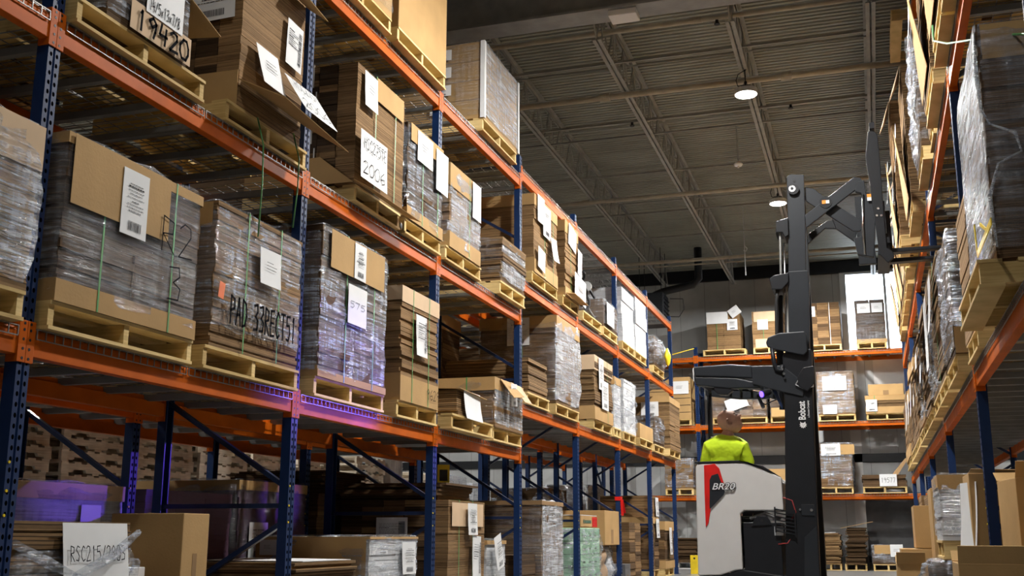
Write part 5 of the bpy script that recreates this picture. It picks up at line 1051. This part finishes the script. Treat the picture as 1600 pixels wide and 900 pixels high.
# mast: three nested pairs of rails
r1 = pp([(1226, 905), (1226, 640), (1222, 556), (1232, 545), (1268, 545), (1271, 640), (1276, 780), (1282, 905)]); r1[0] = (r1[0][0], .10); r1[-1] = (r1[-1][0], .10)
r1b = [(-.80, .10), (-.80, 2.62), (-.50, 2.62), (-.50, .10)]
tp('outer_mast_rail', 'black', [(r1, TN+.01, TN+.13)], .008); tp('outer_mast_rail', 'black', [(r1b, TF-.13, TF-.01)], .008)
r2 = pp([(1234, 640), (1231, 440), (1231, 424), (1262, 422), (1264, 440), (1266, 640)], TN+.03); tp('middle_mast_rail', 'dgrey', [(r2, TN+.035, TN+.12)], .006); tp('middle_mast_rail', 'dgrey', [([(-.74, 2.0), (-.72, 3.35), (-.53, 3.35), (-.53, 2.0)], TF-.12, TF-.035)], .006)
r3 = pp([(1233, 560), (1231, 340), (1229, 276), (1234, 272), (1256, 273), (1258, 340), (1261, 560)], TN+.05); tp('inner_mast_rail', 'dgrey', [(r3, TN+.055, TN+.115)], .005); tp('inner_mast_rail', 'dgrey', [([(-.70, 2.4), (-.64, 4.36), (-.49, 4.36), (-.50, 2.4)], TF-.115, TF-.055)], .005)
mb = MB()
for z, x in ((.5, -.66), (1.5, -.66), (2.5, -.65), (3.25, -.62), (4.25, -.56)): mb.box(x-.03, x+.03, TN+.08, TF-.08, z, z+.10)
mb.build('mast_cross_member', 'black', rt, world=True)
c = at(1238, 297, TN+.05); mb = MB(); mb.tube([(c.x+.012, TN+.06, c.z), (c.x+.012, TN+.02, c.z)], .055, 20); mb.build('roller', 'black', rt, world=True); mb = MB(); mb.tube([(c.x, TN+.03, c.z+.005), (c.x, TN+.015, c.z+.005)], .035, 20); mb.build('roller_cap', 'steel', rt, world=True); mb = MB(); mb.tube([(c.x, TN+.018, c.z+.005), (c.x, TN+.012, c.z+.005)], .014, 12); mb.build('roller_pin', 'black', rt, world=True)
c = at(1241, 283, TN+.05); MB().disc((c.x, TN+.053, c.z), .014, .003, 'y', 12).build('rail_hole', 'rubber', rt, world=True)
# slanted lower edge seam of the outer rail and cover plates
tp('mast_cover_plate', 'dgrey', [(pp([(1252, 788), (1272, 788), (1273, 806), (1253, 805)]), TN+.002, TN+.012), (pp([(1257, 840), (1276, 822), (1281, 905), (1257, 905)]), TN+.002, TN+.012)], .002)
c = at(1268, 797, TN); MB().disc((c.x, TN-.004, c.z), .014, .006, 'y', 12).build('mast_bolt', 'steel', rt, world=True); c2 = at(1250, 796, TN); MB().disc((c2.x, TN+.002, c2.z), .012, .006, 'y', 12).build('mast_bolt', 'steel', rt, world=True)
# lift cylinders, chain, hoses on the driver's side of the mast
def col(name, mt, pts, r, Y, n=10): mb = MB(); mb.tube([tuple(at(u, v, Y)) for u, v in pts], r, n); return mb.build(name, mt, rt, world=True, smooth=True)
col('lift_cylinder', 'dgrey', [(1222, 640), (1221, 560), (1219, 462)], .026, TN+.20); col('cylinder_rod', 'steel', [(1229, 640), (1227, 450), (1225, 380)], .010, TN+.10)
col('hydraulic_hose', 'rubber', [(1218, 585), (1214, 520), (1213, 470), (1216, 445)], .019, TN+.05); col('hydraulic_hose', 'rubber', [(1222, 452), (1220, 400), (1219, 362)], .013, TN+.08)
mb = MB()
for k in range(46):
    f = k/45; u = 1221 - 1.5*f; v = 448 - f*84; p = at(u, v, TN+.06); mb.box(p.x-.014, p.x+.004, TN+.055, TN+.065, p.z-.006, p.z+.006)
mb.build('lift_chain', 'zinc', rt, world=True)
tp('hose_guide', 'black', [(pp([(1212, 345), (1231, 339), (1232, 366), (1226, 370), (1222, 362), (1214, 362), (1212, 366)]), TN+.02, TN+.3)], .006)
tp('hose_guide', 'black', [(pp([(1202, 435), (1210, 430), (1232, 426), (1232, 440), (1222, 452), (1206, 452)]), TN+.0, TN+.3)], .006)
tp('mast_gusset', 'dgrey', [(pp([(1197, 536), (1200, 528), (1217, 521), (1257, 518), (1261, 524), (1262, 550), (1256, 556), (1207, 546), (1199, 542)]), TN-.03, TN-.005)], .01)
col('grab_handle', 'black', [(1206, 544), (1209, 565), (1213, 578), (1222, 580), (1222, 570)], .022, TN-.01)
tp('gusset_bracket', 'black', [(pp([(1246, 590), (1255, 575), (1272, 572), (1272, 600), (1262, 612), (1248, 604)]), TN-.03, TN+.0)], .006)
mb = MB(); mb.tube([tuple(at(u, v, TN-.02)) for u, v in ((1243, 601), (1251, 588), (1259, 580), (1270, 578), (1271, 604), (1255, 607), (1243, 601))], .006, 6); mb.build('wire_guard', 'lgrey', rt, world=True, smooth=True)
for u, v in ((1222, 577), (1225, 584)): c = at(u, v, TN-.035); MB().disc((c.x, TN-.045, c.z), .013, .008, 'y', 12).build('guard_bolt', 'steel', rt, world=True)
# overhead guard
g1 = pp([(1083, 573), (1140, 569), (1174, 571), (1176, 591), (1140, 589), (1086, 588)]); g2 = pp([(1084, 588), (1150, 590), (1186, 598), (1188, 606), (1140, 607), (1087, 602)])
g3 = pp([(1174, 572), (1222, 571), (1244, 588), (1258, 606), (1255, 620), (1238, 616), (1200, 607), (1176, 600)])
tp('overhead_guard_beam', 'dgrey', [(g1, TN+.0, TN+.13), (g2, TN+.01, TN+.10)], .012); tp('overhead_guard_beam', 'dgrey', [(g1, TF-.13, TF), (g2, TF-.10, TF-.01)], .012)
tp('guard_mast_link', 'dgrey', [(g3, TN-.004, TN+.03)], .008); tp('guard_mast_link', 'dgrey', [(g3, TF-.03, TF+.004)], .008)
mb = MB()
for k in range(7): x = -1.60 + k*.11; mb.box(x-.012, x+.012, TN+.10, TF-.10, 2.24, 2.30)
mb.build('overhead_guard_bars', 'black', rt, world=True)
tp('guard_end_cap', 'white', [(pp([(1082, 576), (1084, 574), (1085, 597), (1083, 595)]), TN+.0, TN+.12)], .002)
mb = MB(); a = at(1106, 604, TF-.08); mb.box(a.x-.025, a.x+.045, TF-.12, TF-.04, a.z-.10, a.z); mb.box(a.x-.01, a.x+.035, TF-.11, TF-.05, 1.40, a.z-.08); mb.build('guard_post', 'black', rt, world=True)
tp('work_light', 'black', [(pp([(1115, 604), (1137, 603), (1144, 609), (1136, 616), (1122, 616), (1115, 609)]), TN+.02, TN+.14)], .006)
tp('cross_arm', 'bluep', [(pp([(1204, 606), (1211, 604), (1222, 632), (1222, 640)]), TN+.06, TN+.09)], .003)
tp('hanging_screen', 'black', [(pp([(1180, 616), (1184, 614), (1193, 633), (1188, 635)]), TN+.1, TN+.22)], .004)
col('screen_cable', 'rubber', [(1187, 628), (1196, 632), (1206, 627), (1214, 624)], .006, TN+.12)
mb = MB(); c = Vector((-.99, 10.96, 2.09)); mb.tube([tuple(c + Vector((.09, .08, .03))), tuple(c + Vector((.02, .02, .0)))], [.032, .040], 14); mb.build('blue_spotlight', 'black', rt, world=True)
mb = MB(); mb.tube([tuple(c + Vector((.02, .02, .0))), tuple(c + Vector((.012, .014, -.002)))], .030, 14); mb.build('spotlight_lens', 'blueled', rt, world=True)
# scissor reach arms, near and far pair
A1 = [(1257, 334), (1334, 274), (1344, 275), (1350, 283), (1338, 293), (1259, 354)]
A2 = [(1257, 288), (1270, 290), (1287, 303), (1316, 322), (1350, 343), (1350, 351), (1343, 357), (1333, 357), (1297, 334), (1262, 312), (1257, 308)]
A1l = [(1259, 352), (1290, 330), (1308, 328), (1306, 343), (1287, 342), (1259, 368)]; A2l = [(1298, 328), (1312, 328), (1338, 350), (1335, 366), (1305, 345)]
tp('reach_arm', 'dgrey', [(pp(A1), TN+.05, TN+.085)], .005); tp('reach_arm', 'dgrey', [(pp(A2), TN+.10, TN+.135)], .005)
tp('reach_arm', 'black', [(pp(A1l, TN+.5), TF-.13, TF-.09)], .005); tp('reach_arm', 'black', [(pp(A2l, TN+.5), TF-.18, TF-.14)], .005)
c = at(1290, 316, TN+.05); mb = MB(); mb.tube([(c.x, TN+.15, c.z), (c.x, TN+.044, c.z)], .062, 20); mb.build('pivot_hub', 'black', rt, world=True)
mb = MB(); mb.box(c.x-.035, c.x+.002, TN+.040, TN+.043, c.z-.018, c.z+.020); mb.build('amber_sticker', 'amber', rt, world=True, label='orange warning sticker'); mb = MB(); mb.box(c.x+.003, c.x+.036, TN+.040, TN+.043, c.z-.016, c.z+.018); mb.build('white_sticker', 'paper', rt, world=True)
# carriage frame, backrest, forks
K1 = [(1337, 283), (1350, 279), (1353, 300), (1366, 302), (1368, 330), (1366, 400), (1340, 396), (1334, 370), (1345, 368), (1348, 340), (1346, 300), (1336, 297)]
tp('carriage_frame', 'dgrey', [(pp(K1), TN+.04, TN+.11)], .006); tp('carriage_frame', 'dgrey', [([(.02, 3.55), (.02, 4.3), (.16, 4.3), (.20, 3.55)], TF-.11, TF-.04)], .006)
K2 = [(1356, 205), (1359, 203), (1366, 204), (1371, 209), (1376, 262), (1381, 330), (1386, 386), (1395, 392), (1398, 400), (1388, 410), (1374, 396), (1367, 345), (1362, 310), (1358, 280), (1352, 245)]
tp('load_backrest', 'black', [(pp(K2), TN+.02, TN+.06)], .006); tp('load_backrest', 'black', [([(.20, 4.85), (.27, 4.84), (.36, 3.5), (.25, 3.5), (.20, 4.3)], TF-.06, TF-.02)], .006)
mb = MB()
for z, x in ((4.78, .225), (4.3, .25), (3.95, .27), (3.58, .29)): mb.box(x-.02, x+.03, TN+.04, TF-.04, z-.03, z+.03)
mb.build('backrest_cross_bar', 'black', rt, world=True)
mb = MB()
for k in range(5): mb.box(.235, .255, TN+.16+k*.17, TN+.18+k*.17, 3.95, 4.78)
mb.build('backrest_bars', 'black', rt, world=True)
c = at(1358, 309, TN+.03); mb = MB(); mb.box(c.x-.02, c.x+.02, TN+.014, TN+.0165, c.z, c.z+.035); mb.build('amber_sticker', 'amber', rt, world=True, label='orange warning sticker'); mb = MB(); mb.box(c.x-.02, c.x+.02, TN+.014, TN+.0165, c.z-.035, c.z); mb.build('white_sticker', 'paper', rt, world=True)
for u, v in ((1372, 325), (1370, 336), (1377, 336)): c = at(u, v, TN+.0); MB().disc((c.x, TN+.012, c.z), .012, .008, 'y', 12).build('backrest_bolt', 'steel', rt, world=True)
col('reach_cylinder', 'steel', [(1348, 304), (1348, 350), (1351, 398)], .012, TN+.03)
ZF = 3.50
for y in (11.30, 11.72):
    mb = MB(); mb.prism([(.30, ZF-.015), (1.34, ZF+.008), (1.34, ZF+.022), (.345, ZF+.03), (.345, ZF+.42), (.30, ZF+.42)], y-.055, y+.055, 0, 'y'); mb.build('fork', 'black', rt, world=True, bevel=.006)
tp('fork_bracket', 'black', [([(.20, 3.44), (.22, 3.62), (.30, 3.66), (.32, 3.50), (.32, 3.44)], TN+.06, TF-.06)], .01)
# lettering on the body and on the mast
def letters(name, txt, size, loc, rotm, mt, bold=0, shear=0, ext=.0015, label=None, sx=1):
    cu = D.curves.new(name, 'FONT'); cu.body = txt; cu.size = size; cu.extrude = ext; cu.offset = bold; cu.shear = shear; cu.align_x = 'LEFT'
    o = D.objects.new(name, cu); COL.objects.link(o); bpy.context.view_layer.update()
    me = D.meshes.new_from_object(o.evaluated_get(bpy.context.evaluated_depsgraph_get())); D.objects.remove(o)
    me.transform(Matrix.Scale(sx, 4, Vector((1, 0, 0)))); me.transform(rotm.to_4x4()); me.transform(Matrix.Translation(Vector(loc) - Vector(rt['_w']))); me.materials.clear(); me.materials.append(M[mt])
    o = D.objects.new(name, me); COL.objects.link(o); o.parent = rt
    if label: o['label'] = label
    return o
RX = Matrix.Rotation(HALF, 3, 'X')
c = at(1113, 765, TN); letters('model_lettering', 'BR20', .088, (c.x-.004, TN-.0185, c.z), RX, 'black', .006, .30, sx=1.15, label='black outlined BR20 lettering'); letters('model_lettering', 'BR20', .088, (c.x-.004, TN-.021, c.z), RX, 'paper', .0008, .30, sx=1.15, label='white BR20 lettering')
RV = Matrix.Rotation(HALF, 3, 'X') @ Matrix.Rotation(HALF, 3, 'Z')
c = at(1259, 656, TN); letters('brand_lettering', 'Bobcat', .092, (c.x-.002, TN+.004, c.z), RV, 'paper', .0024, 0, sx=.70, label='white vertical Bobcat lettering')
c = at(1266, 652, TN); letters('brand_small_lettering', 'a Doosan Company', .024, (c.x-.006, TN+.004, c.z), RV, 'paper', .0005, sx=.85)
def logo(poly, mt, off, nm):
    c = at(1255, 664, TN); mb = MB(); mb.prism([(c.x + x*.0014, c.z + z*.0014) for x, z in poly], TN+.008-off, TN+.010-off, 0, 'y'); return mb.build(nm, mt, rt, world=True)
logo([(-19, 24), (-8, 14), (-2, 16), (4, 14), (14, 24), (17, 8), (26, 6), (16, 0), (24, -8), (12, -9), (12, -20), (4, -14), (-1, -24), (-6, -14), (-14, -20), (-14, -9), (-25, -8), (-17, 0), (-26, 6), (-18, 8)], 'paper', 0, 'cat_head_emblem')
for q in ([(-9, 5), (-3, 2), (-8, 1)], [(8, 5), (2, 2), (7, 1)], [(-4, -5), (4, -5), (0, -9)]): logo(q, 'black', .003, 'emblem_detail')
# ------------------------------------------------------------------ the driver
dr = thing('person', 'bald driver in a bright yellow green T-shirt looking up to the right', 'person', (-1.36, 11.52, .93))
def skinmesh(name, verts, edges, radii, mat, parent, root=0, sub=2):
    me = D.meshes.new(name); off = Vector(parent['_w']); me.from_pydata([tuple(Vector(v) - off) for v in verts], edges, []); o = D.objects.new(name, me); COL.objects.link(o)
    md = o.modifiers.new('skin', 'SKIN'); md.use_smooth_shade = True
    sv = me.skin_vertices[0].data
    for i, r in enumerate(radii): sv[i].radius = r if isinstance(r, tuple) else (r, r); sv[i].use_root = (i == root)
    ss = o.modifiers.new('sub', 'SUBSURF'); ss.levels = sub; ss.render_levels = sub
    bpy.context.view_layer.update(); me2 = D.meshes.new_from_object(o.evaluated_get(bpy.context.evaluated_depsgraph_get())); D.objects.remove(o)
    me2.materials.clear(); me2.materials.append(M[mat]); me2.polygons.foreach_set('use_smooth', [True]*len(me2.polygons))
    o = D.objects.new(name, me2); COL.objects.link(o)
    if parent is not None: o.parent = parent
    return o
# seated, seen from behind his left-rear: back towards the camera and left, face turned up to the right
# joints (world): pelvis, waist, chest, upper chest, neck base, neck, shoulders, elbows, wrists, hips, knees, ankles, toes
V_ = [(-1.42, 11.50, 1.00), (-1.42, 11.50, 1.16), (-1.41, 11.49, 1.34), (-1.405, 11.48, 1.52), (-1.40, 11.47, 1.66), (-1.375, 11.46, 1.76), (-1.355, 11.455, 1.80),
      (-1.555, 11.43, 1.615), (-1.63, 11.52, 1.34), (-1.42, 11.78, 1.24), (-1.235, 11.42, 1.605), (-1.155, 11.50, 1.36), (-1.03, 11.68, 1.24),
      (-1.52, 11.56, .98), (-1.40, 11.92, 1.0), (-1.40, 11.95, .60), (-1.34, 11.99, .56), (-1.30, 11.50, .98), (-1.12, 11.84, 1.02), (-1.10, 11.90, .60), (-1.0, 11.96, .56)]
E_ = [(0, 1), (1, 2), (2, 3), (3, 4), (4, 5), (5, 6), (4, 7), (7, 8), (8, 9), (4, 10), (10, 11), (11, 12), (0, 13), (13, 14), (14, 15), (15, 16), (0, 17), (17, 18), (18, 19), (19, 20)]
R_ = [(.15, .12), (.155, .12), (.17, .125), (.16, .11), (.075, .07), .058, .056, (.075, .07), .046, .030, (.075, .07), .046, .030, .09, .065, .045, .035, .09, .065, .045, .035]
skinmesh('body', V_, E_, R_, 'skin', dr)
VS = V_[:5] + [V_[7], (-1.613, 11.495, 1.415), V_[10], (-1.172, 11.485, 1.405)] + [(-1.382, 11.463, 1.762)]
ES = [(0, 1), (1, 2), (2, 3), (3, 4), (4, 9), (4, 5), (5, 6), (4, 7), (7, 8)]
RS = [(.185, .15), (.19, .15), (.205, .155), (.20, .145), (.115, .10), (.105, .09), (.088, .078), (.105, .09), (.088, .078), (.073, .067)]
skinmesh('t_shirt', VS, ES, RS, 'hivis', dr)
skinmesh('trousers', [V_[0], V_[1], V_[13], V_[14], V_[15], V_[17], V_[18], V_[19]], [(0, 1), (0, 2), (2, 3), (3, 4), (0, 5), (5, 6), (6, 7)], [(.17, .14), (.15, .12), .105, .08, .065, .105, .08, .065], 'trouser', dr)
for i in (15, 19):
    v = Vector(V_[i]); mb = MB(); mb.prism([(v.y-.07, v.z-.06), (v.y+.19, v.z-.06), (v.y+.19, v.z-.02), (v.y+.05, v.z+.05), (v.y-.07, v.z+.05)], v.x-.045, v.x+.045, 0, 'x'); mb.build('boot', 'rubber', dr, world=True, bevel=.02)
# hands on the controls: palm and five separate fingers each
def hand_mesh(w, d, side):
    w = Vector(w); d = Vector(d).normalized(); up = Vector((0, 0, 1)); s = d.cross(up).normalized()*side
    vs = [w, w + d*.045, w + d*.085]; es = [(0, 1), (1, 2)]; rs = [(.026, .018), (.036, .016), (.036, .014)]
    for k, (o_, l) in enumerate(((-.030, .062), (-.010, .074), (.010, .070), (.029, .055))):
        b = w + d*.078 + s*o_; p1 = b + d*l*.45 - up*.006; p2 = p1 + d*l*.30 - up*.020; p3 = p2 + d*l*.12 - up*.024; n = len(vs)
        vs += [b, p1, p2, p3]; es += [(2, n), (n, n+1), (n+1, n+2), (n+2, n+3)]; rs += [.0105, .0095, .0085, .007]
    n = len(vs); vs += [w + d*.03 - s*.038, w + d*.06 - s*.052 - up*.01, w + d*.085 - s*.048 - up*.02]; es += [(1, n), (n, n+1), (n+1, n+2)]; rs += [.013, .0105, .008]
    return vs, es, rs
for wv, dv, sd in ((V_[9], (.8, .5, -.1), 1), (V_[12], (.8, .5, -.1), 1)):
    vs, es, rs = hand_mesh(wv, dv, sd); skinmesh('hand', vs, es, rs, 'skin', dr)
tp('control_console', 'black', [([(-1.08, .98), (-1.08, 1.17), (-.90, 1.20), (-.86, .98)], 11.55, 11.95)], .015)
# head: looks right (+x) and up, tilted back
def head():
    """profile in its own frame: +x forward (face), +z crown, y sideways"""
    mb = MB(); NU, NV = 40, 36
    for j in range(NV + 1):
        t = math.pi * j / NV; z = math.cos(t); rr = math.sin(t)
        for i in range(NU):
            a = 2*math.pi*i/NU; cx, cy = math.cos(a), math.sin(a)
            zz = z*.118; w = .077; front = .098; back = .100
            if z < 0: w *= 1 - .30*(-z)**1.3; back *= 1 - .45*(-z)**1.2; front *= 1 - .10*(-z)
            x = (front if cx > 0 else back)*cx*rr; y = w*cy*rr
            x += -.006 if cx < 0 and z > .3 else 0
            f = max(0, cx)**6 * rr                                  # mid-line of the face
            zc = zz
            def bump(c, s): return math.exp(-((zc-c)/s)**2)
            x += f*(.006*bump(.030, .014) - .010*bump(.012, .013) + .030*max(0, cx)**26*bump(-.020, .016) + .010*max(0, cx)**30*bump(.0, .016) + .008*bump(-.050, .010) - .004*bump(-.064, .008) + .018*bump(-.095, .020))
            so = math.exp(-((abs(cy)-.36)/.13)**2) if cx > 0 else 0  # eye sockets, cheekbones
            x -= .010*so*bump(.008, .013)*rr; x += .004*so*bump(-.022, .02)*rr
            if z < 0 and cx > 0: x += .010*(-z)*cx
            mb.v.append((x, y, zz*(1.06 if z < 0 else 1)))
    for j in range(NV):
        for i in range(NU): mb.f.append((j*NU+i, (j+1)*NU+i, (j+1)*NU+(i+1) % NU, j*NU+(i+1) % NU)); mb.m.append(0)
    return mb
HP = Vector((-1.352, 11.45, 1.878)); HR = Matrix.Rotation(math.radians(6), 3, 'Z') @ Matrix.Rotation(math.radians(-40), 3, 'Y') @ Matrix.Scale(1.10, 3)
def hp(mb):
    off = HP - Vector(dr['_w']); mb.v = [tuple(HR @ Vector(v) + off) for v in mb.v]; return mb
hd = hp(head()).build('head', 'skin', dr, smooth=True)
for s in (-1, 1):
    mb = MB(); pts = []
    for k in range(11):
        a = math.radians(-75 + k*27); pts.append((-.004 - .014*math.cos(a)*-1 - .008, s*(.078 + .010*abs(math.sin(a/2))), -.012 + .030*math.sin(a)))
    mb.tube([(-.008 + .021*math.cos(t_), s*(.080 + .016*(1-math.cos(t_))*.5), -.010 + .035*math.sin(t_)) for t_ in [math.radians(x) for x in range(60, 331, 27)]], .0065, 6)
    mb.disc((-.006, s*.074, -.010), .019, s*.005, 'y', 12); mb.tube([(.006, s*.078, -.030), (.004, s*.078, -.042)], .007, 8)
    hp(mb).build('ear', 'skin', dr, smooth=True)
    mb = MB()
    for j in range(7):
        t = math.pi*j/6
        for i in range(10): a = 2*math.pi*i/10; mb.v.append((.076 + .011*math.cos(t), s*.030 + .011*math.sin(t)*math.cos(a), .008 + .011*math.sin(t)*math.sin(a)))
    for j in range(6):
        for i in range(10): mb.f.append((j*10+i, j*10+(i+1) % 10, (j+1)*10+(i+1) % 10, (j+1)*10+i)); mb.m.append(0)
    hp(mb).build('eye', 'eye', dr, smooth=True); mb = MB().disc((.0865, s*.030, .010), .0052, .0015, 'x', 10); hp(mb).build('pupil', 'black', dr)
    mb = MB().tube([(.090, s*.014, .027), (.088, s*.030, .031), (.076, s*.044, .026)], [.003, .004, .002], 6); hp(mb).build('eyebrow', 'hair', dr, smooth=True)
mb = MB().tube([(.084, -.022, -.058), (.098, -.008, -.055), (.099, .008, -.055), (.084, .022, -.058)], [.002, .0045, .0045, .002], 8); hp(mb).build('mouth', 'lip', dr, smooth=True)
mb = MB().tube([(-1.60, 11.86, 1.76), (-1.53, 11.86, 1.75), (-1.49, 11.87, 1.68), (-1.49, 11.87, 1.45)], .008, 6); mb.build('guard_handle', 'lgrey', rt, world=True, smooth=True)
for o in list(D.objects):
    if '_w' in o: del o['_w']
